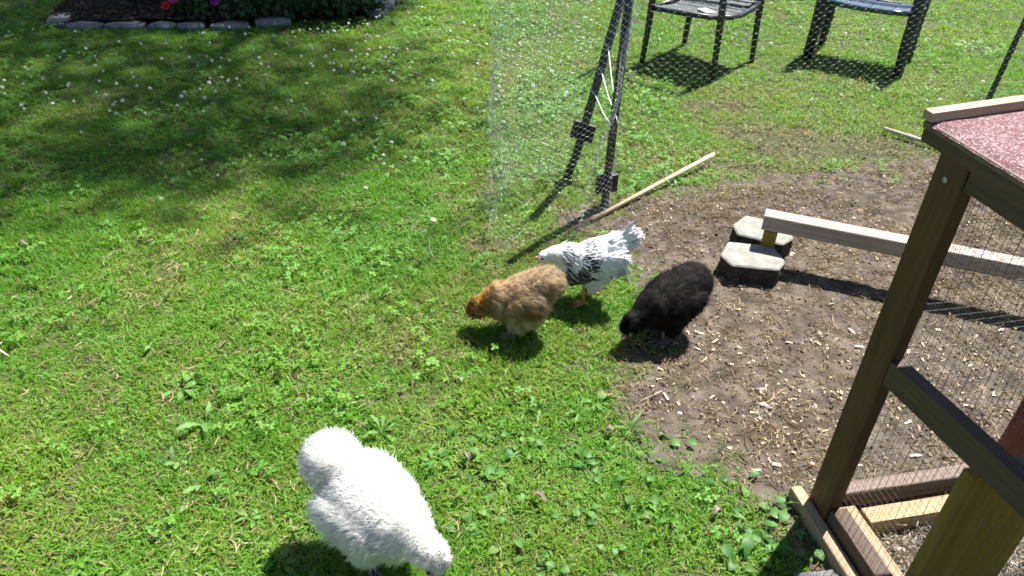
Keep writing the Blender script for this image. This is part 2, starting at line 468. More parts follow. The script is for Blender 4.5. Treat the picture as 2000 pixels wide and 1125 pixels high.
def tuft_mesh(name, seed, nb, L, w, spread, lean, droop):
    rs = random.Random(seed); V, Fc, bl = [], [], []
    for i in range(nb):
        a = rs.uniform(0, 6.283); r = spread * math.sqrt(rs.random())
        v, f = blade(rs, rs.uniform(*L), rs.uniform(*w), rs.uniform(*lean), rs.uniform(0, 6.283), rs.uniform(*droop), (r * math.cos(a), r * math.sin(a)))
        b = len(V); V += v; Fc += [tuple(j + b for j in q) for q in f]
        t = rs.gauss(0, 0.13) - (0.35 if rs.random() < 0.06 else 0.0)
        bl += [t] * 7
    me = np_mesh(name, V, Fc, True); me.materials.append(M['grass'])
    at = me.attributes.new('blade', 'FLOAT', 'POINT'); at.data.foreach_set('value', np.array(bl, np.float32))
    return me

tufts = [tuft_mesh('broad_tuft', 100 + i, 15, (0.026, 0.05), (0.0036, 0.006), 0.038, (0.25, 0.9), (0.6, 1.9)) for i in range(7)]
tufts += [tuft_mesh('fine_tuft', 200 + i, 18, (0.026, 0.052), (0.0022, 0.0038), 0.036, (0.1, 0.8), (0.3, 1.3)) for i in range(5)]

def rnd_rot(n, tilt=0.12):
    return np.column_stack([rng.normal(0, tilt, n), rng.normal(0, tilt, n), rng.uniform(0, 6.283, n)])

def area_pts(lo, hi, dens):
    n = int((hi[0] - lo[0]) * (hi[1] - lo[1]) * dens)
    return np.column_stack([rng.uniform(lo[0], hi[0], n), rng.uniform(lo[1], hi[1], n)])

BARE = [((1.321, 3.667), 0.34, 0.16), ((1.755, 3.534), 0.42, 0.20), ((1.944, 3.424), 0.30, 0.15), ((1.133, 4.048), 0.25, 0.10), ((1.089, 3.258), 0.25, 0.09),
        ((-0.085, 2.501), 0.14, 0.08), ((0.382, 1.668), 0.07, 0.05), ((1.365, 3.449), 0.3, 0.12), ((0.730, 2.882), .3, .07), ((1.437, 3.197), .4, .07), ((0.490, 2.569), .12, .1), ((0.481, 1.606), .12, .08), ((0.676, 1.359), .12, .06)]
def bareness(P):
    P = np.asarray(P); b = np.zeros(len(P))
    for (c, rx, ry) in BARE:
        b = np.maximum(b, 1 - ((P[:, 0] - c[0]) / rx) ** 2 - ((P[:, 1] - c[1]) / ry) ** 2)
    return np.clip(b, 0, 1)

def lawn_keep(P, soft=0.07):
    sd = poly_sd(P, DIRT) + 0.22 * (vnoise(P, 5.0) - 0.5)
    k = np.clip((sd + 0.10) / 0.27, 0.0, 1) ** 1.5
    k = np.maximum(k, np.where(sd < -0.08, 0.014, 0.05))
    k = np.where(poly_sd(P, BED) < 0.03, 0.0, k)
    k *= 1 - 0.92 * np.clip(bareness(P) * 2.2 * (0.35 + vnoise(P, 7.0)), 0, 1)
    thin = vnoise(P + 40, 4.0)
    k *= np.where(thin < 0.33, 0.8, 1.0)
    return rng.random(len(P)) < k

P = np.vstack([area_pts((-2.6, 0.35), (2.6, 3.0), 2700), area_pts((-4.6, 3.0), (5.0, 5.2), 1500), area_pts((-5.6, 5.2), (7.2, 9.0), 520),
               area_pts((-4.6, 0.35), (-2.6, 3.0), 500)])
P = P[lawn_keep(P)]
n = len(P)
tint = 0.12 + 0.60 * vnoise(P, 1.6, 4) + 0.30 * (vnoise(P + 9, 7.0, 2) - 0.5) + rng.normal(0, 0.06, n)
tint -= 0.30 * np.clip(1 - np.abs(poly_sd(P, DIRT)) / 0.25, 0, 1) * rng.random(n)
tint -= 0.35 * bareness(P)
far = P[:, 1] > 4.0
pickw = vnoise(P + 3, 2.5, 2) + rng.normal(0, 0.25, n)
pick = np.where(pickw > 0.5, rng.integers(0, 7, n), rng.integers(7, 12, n))
scl = rng.uniform(0.62, 1.02, n) * (0.72 + 0.45 * vnoise(P + 21, 3.0, 2)) * np.where(P[:, 1] > 5.2, 1.3, 1.0)
scl *= np.where(poly_sd(P, DIRT) < 0.10, 0.75, 1.0)
scatter('grass', tufts, np.column_stack([P, np.zeros(n)]), rnd_rot(n, 0.16), scl, tint, pick, 'short green grass growing all over the lawn', 'grass')

# clover leaves: three rounded leaflets on a short stalk
def clover_mesh(seed):
    rs = random.Random(seed); V, Fc, bl = [], [], []
    for s in range(4):
        ox, oy, h = rs.uniform(-.03, .03), rs.uniform(-.03, .03), rs.uniform(.018, .04)
        a0 = rs.uniform(0, 6.28); sz = rs.uniform(.006, .010); t = rs.gauss(0, .15)
        for k in range(3):
            a = a0 + k * 2.094
            c, s_ = math.cos(a), math.sin(a)
            prof = [(0, 0, 0), (.45, -.42, .12), (.95, -.45, .06), (1.2, -.18, -.02), (1.1, 0, .02), (1.2, .18, -.02), (.95, .45, .06), (.45, .42, .12), (.6, 0, -.05)]
            b = len(V)
            for (x, y, z) in prof:
                V.append((ox + (x * c - y * s_) * sz, oy + (x * s_ + y * c) * sz, h + z * sz + x * sz * rs.uniform(-.1, .1)))
            for j in range(7): Fc.append((b + 8, b + j, b + j + 1))
            Fc.append((b + 8, b + 7, b)); bl += [t] * 9
        b = len(V); V += [(ox - .0006, oy, 0), (ox + .0006, oy, 0), (ox, oy, h)]; Fc.append((b, b + 1, b + 2)); bl += [t] * 3
    me = np_mesh('clover', V, Fc, True); me.materials.append(M['clover'])
    at = me.attributes.new('blade', 'FLOAT', 'POINT'); at.data.foreach_set('value', np.array(bl, np.float32))
    return me
P = np.vstack([area_pts((-2.2, 0.5), (2.0, 3.0), 190), area_pts((-4.6, 3.0), (3.4, 6.6), 300)])
dens = vnoise(P + 70, 1.7, 3)
keep = (rng.random(len(P)) < np.clip((dens - 0.42) * 4.0, 0.04, 1) * np.where((P[:, 1] > 3.2) & (P[:, 0] < 0.2), 1.6, 0.6)) & lawn_keep(P)
P = P[keep]; n = len(P)
scatter('clover', [clover_mesh(i) for i in range(5)], np.column_stack([P, np.zeros(n)]), rnd_rot(n, 0.25), rng.uniform(0.8, 1.35, n),
        np.clip(rng.normal(0.5, 0.25, n), 0, 1), rng.integers(0, 5, n), 'patches of small three-leaved clover in the lawn', 'clover')

# dead thatch and straw among the grass and on the soil
def straw_mesh(seed):
    rs = random.Random(seed); V, Fc = [], []
    for i in range(5):
        L, w = rs.uniform(.015, .05), rs.uniform(.0004, .0011)
        a = rs.uniform(0, 6.28); x, y = rs.uniform(-.03, .03), rs.uniform(-.03, .03); cv = rs.uniform(-.5, .5); b = len(V)
        for k in range(4):
            t = k / 3 - .5; aa = a + cv * t * 2
            V += [(x + t * L * math.cos(aa) - w * math.sin(aa), y + t * L * math.sin(aa) + w * math.cos(aa), .003 + .006 * rs.random()),
                  (x + t * L * math.cos(aa) + w * math.sin(aa), y + t * L * math.sin(aa) - w * math.cos(aa), .003 + .006 * rs.random())]
        Fc += [(b + 2 * k, b + 2 * k + 1, b + 2 * k + 3, b + 2 * k + 2) for k in range(3)]
    me = np_mesh('straw', V, Fc); me.materials.append(M['straw'])
    at = me.attributes.new('blade', 'FLOAT', 'POINT'); at.data.foreach_set('value', np.zeros(len(V), np.float32))
    return me
A = area_pts((0.25, 0.7), (3.2, 3.5), 700)
sd = poly_sd(A, DIRT); A = A[(sd < 0.10) & (rng.random(len(A)) < np.clip(0.15 + 1.3 * vnoise(A, 3.0), 0, 1) ** 1.5)]
B = area_pts((-2.4, 0.5), (2.8, 5.0), 420)
B = B[(vnoise(B + 33, 3.0) + 0.5 * bareness(B) + rng.normal(0, .12, len(B)) - .25 * (B[:, 1] > 3.2) * (B[:, 0] < .4)) > 0.54]
P = np.vstack([A, B]); z = np.concatenate([soil_z(A), np.full(len(B), 0.012)]); n = len(P)
scatter('straw', [straw_mesh(i) for i in range(8)], np.column_stack([P, z]), rnd_rot(n, 0.1), rng.uniform(0.5, 1.2, n), np.clip(rng.normal(0.42, 0.25, n), 0, 1), rng.integers(0, 8, n),
        'dry straw and dead grass strewn over the soil', 'straw')

def clod_mesh(seed):
    rs = random.Random(seed); bm = bmesh.new(); bmesh.ops.create_icosphere(bm, subdivisions=1, radius=1.0)
    for v in bm.verts: v.co *= rs.uniform(.55, 1.15); v.co.z *= .6
    me = bpy.data.meshes.new('clod'); bm.to_mesh(me); bm.free(); me.materials.append(M['clod'])
    at = me.attributes.new('blade', 'FLOAT', 'POINT'); at.data.foreach_set('value', np.zeros(len(me.vertices), np.float32))
    return me
P = area_pts((0.25, 0.7), (3.2, 3.5), 4200); P = P[(poly_sd(P, DIRT) < 0.05) & (rng.random(len(P)) < .25 + vnoise(P + 60, 3.0))]
Q = area_pts((0.4, 2.9), (2.6, 4.4), 900); Q = Q[bareness(Q) > 0.2]
P = np.vstack([P, Q]); n = len(P)
scatter('soil_crumbs', [clod_mesh(i) for i in range(5)], np.column_stack([P, soil_z(P)]), rnd_rot(n, 1.0), 0.0016 + 0.007 * rng.random(n) ** 5, np.clip(rng.normal(0.5, 0.25, n), 0, 1), rng.integers(0, 5, n),
        'brown crumbs of soil on the bare ground', 'soil')
#PART2
# ------------------------------------------------------------------ wood chips, each its own
def chip_mesh(seed):
    rs = random.Random(seed); mb = MB()
    L, w, t = rs.uniform(.006, .016), rs.uniform(.003, .006), rs.uniform(.0008, .0018)
    k = rs.uniform(.4, .9); c = rs.uniform(-.002, .002)
    mb.add([(-L, -w * k, 0), (-L * rs.uniform(.8, 1), w, 0), (L, w * k, c), (L * rs.uniform(.8, 1), -w, c), (-L, -w * k, t), (-L * .95, w * .9, t), (L, w * k, t + c), (L * .9, -w * .9, t + c)],
           [(3, 2, 1, 0), (4, 5, 6, 7), (0, 1, 5, 4), (1, 2, 6, 5), (2, 3, 7, 6), (3, 0, 4, 7)])
    me = mb.mesh('wood_chip'); me.materials.append(M['chip']); return me
chips = [chip_mesh(i) for i in range(10)]
CP = [(0.611, 1.875), (0.660, 1.872), (0.677, 1.920), (0.694, 1.943), (0.627, 1.830), (0.742, 1.858), (0.703, 1.808), (0.773, 1.697), (0.503, 1.585), (0.568, 1.573), (0.407, 1.734), (0.732, 1.566), (0.720, 1.589), (0.621, 1.453),
      (0.727, 1.421), (0.734, 1.394), (0.716, 1.472), (0.787, 1.408), (0.834, 1.401), (0.571, 1.494), (0.473, 1.654), (0.505, 1.624), (0.553, 1.652), (1.177, 2.837), (1.548, 2.760), (1.362, 2.950), (1.003, 2.869), (0.663, 2.744),
      (1.095, 2.483), (1.216, 2.566), (1.417, 2.454), (1.261, 2.411), (0.794, 2.101), (1.349, 2.573), (2.040, 2.709), (1.889, 2.619), (2.166, 2.823), (1.929, 2.767), (1.456, 2.013), (1.238, 1.724), (1.332, 1.605), (1.473, 1.687)]
B = area_pts((0.4, 0.8), (2.9, 3.35), 260)
B = B[(poly_sd(B, DIRT) < 0.03) & (rng.random(len(B)) < 0.22 + 0.9 * np.clip(vnoise(B + 5, 2.4) - .35, 0, 1))]
B = B[np.argsort(B[:, 1])]
CP = np.vstack([np.array(CP), B])
CPz = soil_z(CP)
for i in range(min(300, len(CP))):
    o = link('wood_chip', chips[i % 10])
    o.location = (CP[i, 0], CP[i, 1], CPz[i] + .003)
    o.rotation_euler = (random.gauss(0, .22), random.gauss(0, .22), random.uniform(0, 6.28))
    s = random.uniform(.55, 1.15) * (1.0 if i < 42 else .8); o.scale = (s, s, s)
    tag(o, 'small pale wood chip lying on the bare soil', 'wood chip', 'wood chips on the bare soil')

def fleck_mesh(seed):
    rs = random.Random(seed); V, Fc = [], []
    for i in range(6):
        x, y = rs.uniform(-.05, .05), rs.uniform(-.05, .05); a = rs.uniform(0, 6.28); L, w = rs.uniform(.002, .007), rs.uniform(.001, .0026); c, s = math.cos(a), math.sin(a); b = len(V)
        for (u, v) in ((-L, -w), (L * .9, -w * .7), (L, w), (-L * .8, w * .9)): V.append((x + u * c - v * s, y + u * s + v * c, .004 + rs.uniform(0, .004)))
        Fc.append((b, b + 1, b + 2, b + 3))
    me = np_mesh('fleck', V, Fc); me.materials.append(M['fleck'])
    at = me.attributes.new('blade', 'FLOAT', 'POINT'); at.data.foreach_set('value', np.repeat(np.array([rs.gauss(0, .25) for _ in range(6)]), 4).astype(np.float32))
    return me
P = area_pts((0.3, 0.7), (3.1, 3.45), 620); P = P[(poly_sd(P, DIRT) < 0.06) & (rng.random(len(P)) < .25 + 1.1 * np.clip(vnoise(P + 5, 2.4) - .3, 0, 1))]; n = len(P)
scatter('wood_flecks', [fleck_mesh(i) for i in range(6)], np.column_stack([P, soil_z(P)]), rnd_rot(n, .05), rng.uniform(.6, 1.3, n), np.clip(rng.normal(.5, .3, n), 0, 1), rng.integers(0, 6, n),
        'tiny flecks of wood strewn over the bare soil', 'wood flecks')

# ------------------------------------------------------------------ white clover blossoms
def ball_flower(name, r, h, petal, stem_mat):
    mb = MB(); rs = random.Random(3)
    for i in range(26):
        a, e = rs.uniform(0, 6.28), rs.uniform(-.5, 1.5)
        d = Vector((math.cos(a) * math.cos(e), math.sin(a) * math.cos(e), math.sin(e)))
        s = d.cross(Vector((.3, .2, .9))).normalized() * r * .3
        c = Vector((0, 0, h))
        mb.add([c + d * r * .2 - s * .6, c + d * r * .2 + s * .6, c + d * r * .8 + s, c + d * r * 1.05, c + d * r * .8 - s], [(0, 1, 2, 3, 4)])
    mb.ell((0, 0, h), (r * .72, r * .72, r * .66), u=8, v=5)
    nf = len(mb.f)
    mb.tube([(0.003, 0, -.005), (0.001, 0, h * .5), (0, 0, h - r * .5)], .0009, 5)
    me = mb.mesh(name); me.materials.append(petal); me.materials.append(stem_mat)
    for p in me.polygons:
        if p.index >= nf: p.material_index = 1
    return me
cf = [ball_flower('clover_flower', .0105, h, M['petal_white'], M['weed']) for h in (.035, .05, .062)]
FL = [(-2.866, 4.632), (-2.814, 4.566), (-2.694, 4.595), (-2.628, 4.571), (-2.515, 4.492), (-2.847, 4.057), (-2.788, 4.061), (-2.394, 4.426), (-2.574, 4.802), (-2.446, 4.813), (-1.821, 4.547), (-1.726, 4.459), (-1.736, 4.623), (-2.154, 4.721), (-1.602, 4.517), (-1.524, 4.466),
      (-1.790, 4.220), (-1.749, 4.293), (-1.796, 4.061), (-2.030, 3.980), (-2.119, 3.364), (-1.945, 3.654), (-1.482, 2.744), (-1.438, 3.109), (-1.328, 3.000), (-1.276, 3.734), (-1.214, 3.810), (-1.227, 4.186), (-1.082, 4.001), (-0.878, 3.664), (-0.837, 3.633), (-0.816, 3.320),
      (-0.621, 3.206), (-0.611, 3.141), (-0.747, 3.700), (-0.716, 3.607), (-0.682, 3.323), (-0.594, 3.369), (-0.643, 2.863), (-0.527, 3.229), (-1.063, 4.941), (-1.000, 4.913), (-1.165, 4.532), (-1.072, 4.482), (-1.082, 4.317), (-0.976, 4.370), (-1.527, 4.670), (-1.512, 4.838), (-1.515, 5.071),
      (-1.348, 4.605), (-1.305, 4.739), (-1.220, 4.665), (-1.275, 5.139), (-1.062, 5.327), (-0.905, 5.495), (-0.613, 4.380), (-0.490, 4.173), (-0.555, 5.336), (-0.296, 3.948), (-0.454, 4.992), (-0.698, 5.648), (-0.401, 5.476), (-0.320, 5.357), (0.514, 5.074), (0.956, 5.169), (1.130, 5.015), (1.170, 5.007),
      (1.495, 5.101), (1.709, 5.119), (2.076, 5.636), (2.498, 5.545), (2.759, 4.883), (2.551, 4.529), (2.841, 4.505), (3.266, 5.744), (3.952, 6.234), (3.843, 6.224), (-3.259, 5.034), (-3.423, 5.020), (-2.866, 4.252), (-2.442, 3.726), (-2.245, 3.887)]
extra = area_pts((-3.0, 3.6), (0.3, 5.6), 34)
extra = extra[(poly_sd(extra, BED) > .1) & (vnoise(extra + 8, 1.5) > .45)]
extra2 = area_pts((-0.8, 3.7), (2.8, 6.4), 7)
FL = np.vstack([np.array(FL), extra, extra2])[:290]
for i, p in enumerate(FL):
    o = link('clover_flower', cf[i % 3]); o.location = (p[0], p[1], 0)
    o.rotation_euler = (random.gauss(0, .2), random.gauss(0, .2), random.uniform(0, 6.28)); s = random.uniform(.7, 1.12); o.scale = (s, s, s)
    tag(o, 'white clover blossom standing in the lawn', 'flower', 'white clover blossoms in the lawn')
yf = ball_flower('yellow_flower', .011, .03, M['petal_yellow'], M['weed'])
for p, lb in (((2.097, 4.495), 'yellow dandelion blossom in the grass in front of the shadow of the right chair'),
              ((0.572, 5.449), 'small yellow blossom in the grass left of the leaning fence post'), ((0.398, 4.597), 'small yellow blossom in the grass behind the wire netting')):
    o = link('yellow_flower', yf); o.location = (*p, 0); tag(o, lb, 'flower')

# ------------------------------------------------------------------ broad-leaved weeds
def leaf_mesh(name, L, w, kind, mat, stalk=.3, arch=.5, fold=.12):
    """a leaf on its stalk, growing along +x and arching over"""
    if kind == 'heart': prof = [(0, .55), (.06, .9), (.25, 1.0), (.5, .88), (.75, .55), (.92, .2), (1, .02)]
    elif kind == 'oval': prof = [(0, .12), (.15, .55), (.38, .95), (.6, 1.0), (.8, .72), (.94, .3), (1, .03)]
    elif kind == 'notch': prof = [(0, .10), (.14, .4), (.22, .22), (.36, .62), (.44, .4), (.6, .95), (.7, .6), (.84, .75), (1, .04)]
    else: prof = [(0, .15), (.2, .6), (.45, 1.0), (.7, .85), (.9, .35), (1, .02)]
    V, Fc = [], []
    def spine(t):
        a = 0.9 - arch * 1.6 * t
        return t
    total = L * (1 + stalk); seg = []
    x = z = 0.0; ang = 1.0
    S = [0, stalk * .5, stalk] + [stalk + t for t, _ in prof[1:]]
    W = [.03, .03, prof[0][1]] + [q for _, q in prof[1:]]
    last = 0
    for s, q in zip(S, W):
        ds = (s - last) * L; last = s
        if s <= stalk + 1e-6: ang = 1.15 - (.95 * s / stalk if kind == 'heart' else arch * s * 1.35)
        else: ang -= arch * ds / L * 1.35
        x += math.cos(ang) * ds; z += math.sin(ang) * ds
        hw = q * w / 2
        V += [(x, -hw, z + hw * fold * 2), (x, 0, z), (x, hw, z + hw * fold * 2)]
    for i in range(len(S) - 1):
        b = 3 * i
        Fc += [(b, b + 1, b + 4, b + 3), (b + 1, b + 2, b + 5, b + 4)]
    me = np_mesh(name, V, Fc, True); me.materials.append(mat)
    return me
LM = {'heart': [leaf_mesh('leaf', random.uniform(.022, .034), random.uniform(.028, .04), 'heart', M['ivy'], 1.5, .55, .12) for _ in range(5)],
      'plantain': [leaf_mesh('leaf', random.uniform(.06, .085), random.uniform(.024, .032), 'oval', M['weed'], .35, .85) for _ in range(4)],
      'dandelion': [leaf_mesh('leaf', random.uniform(.075, .11), random.uniform(.022, .03), 'notch', M['weed'], .12, .8) for _ in range(4)],
      'crab': [leaf_mesh('leaf', random.uniform(.07, .10), random.uniform(.006, .009), 'oval', M['weed'], .1, .75) for _ in range(4)]}
def weed(name, kind, p, n, scale, label, cat='weed', group=None, lean=None):
    r = empty(name, (p[0], p[1], 0), random.uniform(0, 6.28))
    for i in range(n):
        c = link('leaf', random.choice(LM[kind]), None, r)
        a = 6.283 * i / n + random.uniform(-.35, .35)
        j = .022 if kind == 'heart' else .004
        c.location = (random.uniform(-j, j), random.uniform(-j, j), 0)
        c.rotation_euler = (random.gauss(0, .35), random.uniform(-.35, .3), a); s = scale * random.uniform(.75, 1.2); c.scale = (s, s, s)
    tag(r, label, cat, group); return r
for px, k, n, s, lb in (
    ((-1.624, 2.595), 'plantain', 6, .95, 'plantain rosette at the edge of the shade on the left of the lawn'),
    ((-1.566, 3.611), 'plantain', 4, .75, 'small dark broad-leaved weed in the middle of the tree shade'),
    ((-1.142, 1.825), 'plantain', 4, .8, 'plantain with upright pale leaves at the left of the sunny lawn'),
    ((-0.843, 1.847), 'plantain', 3, .62, 'flat round-leaved weed left of the buff hen, in the open lawn'),
    ((-0.985, 1.627), 'plantain', 7, 1.0, 'broad plantain rosette midway down the left of the lawn'),
    ((-0.864, 1.494), 'dandelion', 6, .9, 'upright long-leaved weed above the tail of the white hen, on its left'),
    ((-0.882, 1.351), 'dandelion', 6, .8, 'long-leaved weed low on the left, level with the white tail'),
    ((-0.793, 1.276), 'dandelion', 5, .8, 'dandelion rosette just left of the white hen'),
    ((-0.829, 1.178), 'plantain', 4, .6, 'small plantain in the lower left lawn'),
    ((-0.635, 1.172), 'plantain', 5, .7, 'light green plantain left of the white hen near the bottom'),
    ((-0.531, 1.049), 'plantain', 5, .7, 'dark plantain at the foot of the white hen'),
    ((-0.358, 1.473), 'dandelion', 10, .82, 'large spreading dandelion rosette above the back of the white hen'),
    ((-0.143, 1.717), 'plantain', 5, .7, 'plantain in the lawn below the buff hen'),
    ((-0.499, 1.800), 'plantain', 4, .55, 'small plantain left of the buff hen shadow'),
    ((-0.500, 1.570), 'plantain', 5, .6, 'plantain cluster in the middle of the sunny lawn'),
    ((0.261, 1.619), 'plantain', 7, .75, 'plantain rosette in the grass below the black hen'),
    ((0.085, 1.591), 'dandelion', 5, .7, 'narrow upright weed in the lawn below the buff hen'),
    ((0.205, 1.574), 'crab', 7, .9, 'spiky grass weed at the edge of the bare soil'),
    ((0.349, 1.518), 'crab', 9, .9, 'crabgrass tuft by the edge of the bare soil'),
    ((1.505, 3.255), 'dandelion', 7, .8, 'leafy weed on the worn ground below the right chair'),
    ((1.229, 3.728), 'plantain', 5, .7, 'small weed on the worn ground below the left chair'),
    ((0.744, 3.104), 'dandelion', 7, .7, 'weed beside the pale dowel on the grass'),
    ((0.563, 3.173), 'dandelion', 6, .6, 'weed behind the lower end of the pale dowel'),
    ((-0.273, 2.345), 'plantain', 4, .5, 'small weed at the foot of the dandelion stalk'),
    ((0.057, 2.607), 'plantain', 5, .5, 'small weed inside the loop of wire netting')):
    weed('broadleaf_weed', k, px, n, s * .72, lb)
HW = [(-0.174, 1.440), (-0.197, 1.384), (-0.132, 1.359), (-0.109, 1.316), (-0.029, 1.380), (0.011, 1.466), (0.069, 1.488), (0.062, 1.430), (-0.084, 1.492), (0.155, 1.452), (0.222, 1.389), (0.233, 1.353), (0.267, 1.418), (0.333, 1.263), (0.381, 1.323), (0.384, 1.394),
      (-0.105, 1.170), (-0.072, 1.148), (-0.036, 1.187), (0.067, 1.198), (0.133, 1.248), (0.199, 1.250), (0.157, 1.186), (0.201, 1.180), (0.066, 1.073), (0.096, 1.054), (0.314, 1.214), (0.445, 1.300), (0.513, 1.302), (0.565, 1.356), (0.490, 1.483),
      (0.405, 1.217), (0.462, 1.173), (0.256, 1.294), (0.001, 1.269), (0.016, 1.129), (0.265, 1.115), (0.612, 1.322)]
for p in HW:
    weed('violet_plant', 'heart', p, random.randint(3, 5), random.uniform(.45, .78), 'round-leaved violet plant in the sunny lawn between the white hen and the coop', 'violet', 'violet plants in the lower lawn')
for i, (p, lb) in enumerate((((0.627, 1.193), 'tall round-leaved plant at the edge of the coop shade'), ((0.710, 1.235), 'round-leaved plant at the back corner of the coop skid'), ((0.651, 1.163), 'dark round-leaved plant in the coop shadow'),
        ((0.736, 1.129), 'glossy leaf cluster in front of the coop skid'), ((0.836, 1.184), 'bright leaf sprig against the coop skid'), ((0.607, 1.090), 'shaded leafy plant at the bottom edge left of the rock'), ((0.554, 1.074), 'low leafy plant at the bottom edge below the violets'))):
    weed('leafy_plant', 'heart', p, 8, random.uniform(.7, .95), lb, 'plant')

# dandelion stalk gone to seed
r = empty('dandelion_stalk', (*(-0.294, 2.372), 0))
hx = Vector((-0.010, 0.03, .0))
mb = MB(); mb.tube([(0, 0, 0), (-.014, .004, .03), (-.024, .01, .065), (-.026, .018, .10), (-.018, .026, .135), (-.006, .03, .16)], [.0036, .0034, .0032, .003, .0028, .0026], 6); mb.build('stem', M['stalk'], r)
mb = MB(); mb.ell((-.006, .03, .164), (.013, .013, .010), u=8, v=6)
rs = random.Random(4)
for i in range(60):
    a, e = rs.uniform(0, 6.28), rs.uniform(-.4, 1.4); d = Vector((math.cos(a) * math.cos(e), math.sin(a) * math.cos(e), math.sin(e)))
    c = Vector((-.006, .03, .164)); s = d.orthogonal().normalized() * .0009
    mb.add([c + d * .005 - s, c + d * .005 + s, c + d * rs.uniform(.011, .016)], [(0, 1, 2)])
mb.build('seed_head', M['stalk'], r)
tag(r, 'pale bare dandelion stalk with a spent head, left of the wire netting', 'dandelion')

# dry leaves and twigs
def dry_leaf(p, L, w, rz, label, name='dry_leaf', roll=.5):
    V, Fc = [], []
    rs = random.Random(int(p[0] * 1000))
    for i in range(7):
        t = i / 6
        hw = w * math.sin(math.pi * min(1, t * .92 + .06)) ** .8 / 2 * rs.uniform(.45, 1.25)
        for k, s in enumerate((-1, -.5, 0, .5, 1)):
            V.append(((t - .5) * L, s * hw, .012 + abs(s) ** 2 * hw * roll * 1.2 + rs.uniform(-.005, .005) + .008 * math.sin(t * 4)))
    for i in range(6):
        for k in range(4):
            b = i * 5 + k; Fc.append((b, b + 1, b + 6, b + 5))
    me = np_mesh(name, V, Fc, True)
    o = link(name, me, M['dry']); o.location = (p[0], p[1], .016); o.rotation_euler = (random.gauss(0, .2), random.gauss(0, .2), rz)
    tag(o, label, 'leaf'); return o
dry_leaf((-0.109, 1.381), .036, .022, 1.9, 'curled pale brown dead leaf in the lawn right of the white hen')
dry_leaf((0.083, 1.247), .045, .028, -.5, 'crumpled brown dead leaf in the lower middle of the lawn')
dry_leaf((-0.513, 1.120), .06, .006, 1.8, 'narrow dry blade standing left of the white hen')
dry_leaf((0.530, 1.221), .03, .02, .8, 'grey dead leaf at the lower edge of the sunny grass')
dry_leaf((0.288, 1.496), .028, .02, .4, 'small greyish leaf in the lawn below the bare soil edge', roll=.2)
dry_leaf((-0.613, 4.380), .05, .03, .2, 'tan dead leaf in the lawn left of the netting, in the far shade')
dry_leaf((-1.865, 2.383), .035, .025, .2, 'reddish brown dead leaf near the left edge')
def twig(name, pts, rad, label, cat='twig', mat=None):
    mb = MB(); mb.tube(pts, rad, 6); o = mb.build(name, mat or M['stalk']); tag(o, label, cat); return o
p = (0.422, 1.643); twig('twig', [(p[0] - .035, p[1] - .02, .012), (p[0], p[1], .015), (p[0] + .04, p[1] + .03, .012)], .0016, 'pale straight twig at the grass edge of the bare soil', mat=M['dowel_grey'])
p = (-1.586, 1.756); mb = MB()
mb.tube([(p[0] - .08, p[1] + .02, .03), (p[0] - .02, p[1] + .012, .032), (p[0] + .03, p[1] - .012, .02)], [.006, .005, .002], 7)
mb.tube([(p[0] - .03, p[1] + .012, .032), (p[0] - .015, p[1] + .04, .034)], [.004, .0015], 6)
o = mb.build('twig', M['dowel_grey']); tag(o, 'forked tan twig poking in at the left edge', 'twig')

# white feathers lost on the soil
def feather_bit(p, L, rz, label):
    L = L * .7
    V, Fc = [], []
    for i in range(6):
        t = i / 5; hw = L * .16 * random.uniform(.5, 1.2) * math.sin(math.pi * min(1, t * .85 + .12))
        V += [((t - .5) * L, -hw, .006 + .01 * t * (1 - t)), ((t - .5) * L, 0, .004 + .03 * t * (1 - t)), ((t - .5) * L, hw, .006 + .01 * t * (1 - t))]
    for i in range(5):
        b = 3 * i; Fc += [(b, b + 1, b + 4, b + 3), (b + 1, b + 2, b + 5, b + 4)]
    o = link('loose_feather', np_mesh('loose_feather', V, Fc, True), M['paper']); z = float(soil_z(np.array([p]))[0])
    o.location = (p[0], p[1], max(z, .008)); o.rotation_euler = (0, 0, rz); tag(o, label, 'feather')
feather_bit((1.149, 1.986), .05, 1.9, 'upper of the white feathers on the soil beside the coop post')
feather_bit((1.146, 1.902), .045, -.2, 'lower of the white feathers on the soil beside the coop post')
feather_bit((1.422, 2.576), .05, .2, 'white feather on the soil in front of the beam')
feather_bit((1.129, 1.433), .05, .1, 'white feather on the soil seen through the coop mesh')
feather_bit((1.664, 2.008), .04, .4, 'small white feather far right behind the mesh')
feather_bit((0.759, 1.623), .04, -.4, 'grey-white down feather on the soil left of the coop post')
feather_bit((1.206, 1.096), .05, -.6, 'white feather on the litter under the coop')
feather_bit((0.961, 1.129), .045, -.4, 'white feather on the litter inside the coop frame')

# ------------------------------------------------------------------ flower bed edging, roses, shrub
def stone(c, size, rz, label, seed, mat='stone', name='edging_stone', z=0.0):
    bm = bmesh.new(); bmesh.ops.create_cube(bm, size=1.0)
    bmesh.ops.bevel(bm, geom=list(bm.edges), offset=.13, segments=2, affect='EDGES')
    bmesh.ops.subdivide_edges(bm, edges=list(bm.edges), cuts=1, use_grid_fill=True)
    for v in bm.verts:
        v.co = Vector((v.co.x * size[0], v.co.y * size[1], (v.co.z + .5) * size[2] * .8))
        v.co += mnoise.noise_vector(v.co * 16 + Vector((seed * 3.1, 0, 0))) * .010
    me = bpy.data.meshes.new(name); bm.to_mesh(me); bm.free()
    me.polygons.foreach_set('use_smooth', np.ones(len(me.polygons), bool))
    o = link(name, me, M[mat]); o.location = (c[0], c[1], z - .008); o.rotation_euler = (0, 0, rz); tag(o, label, 'stone'); return o
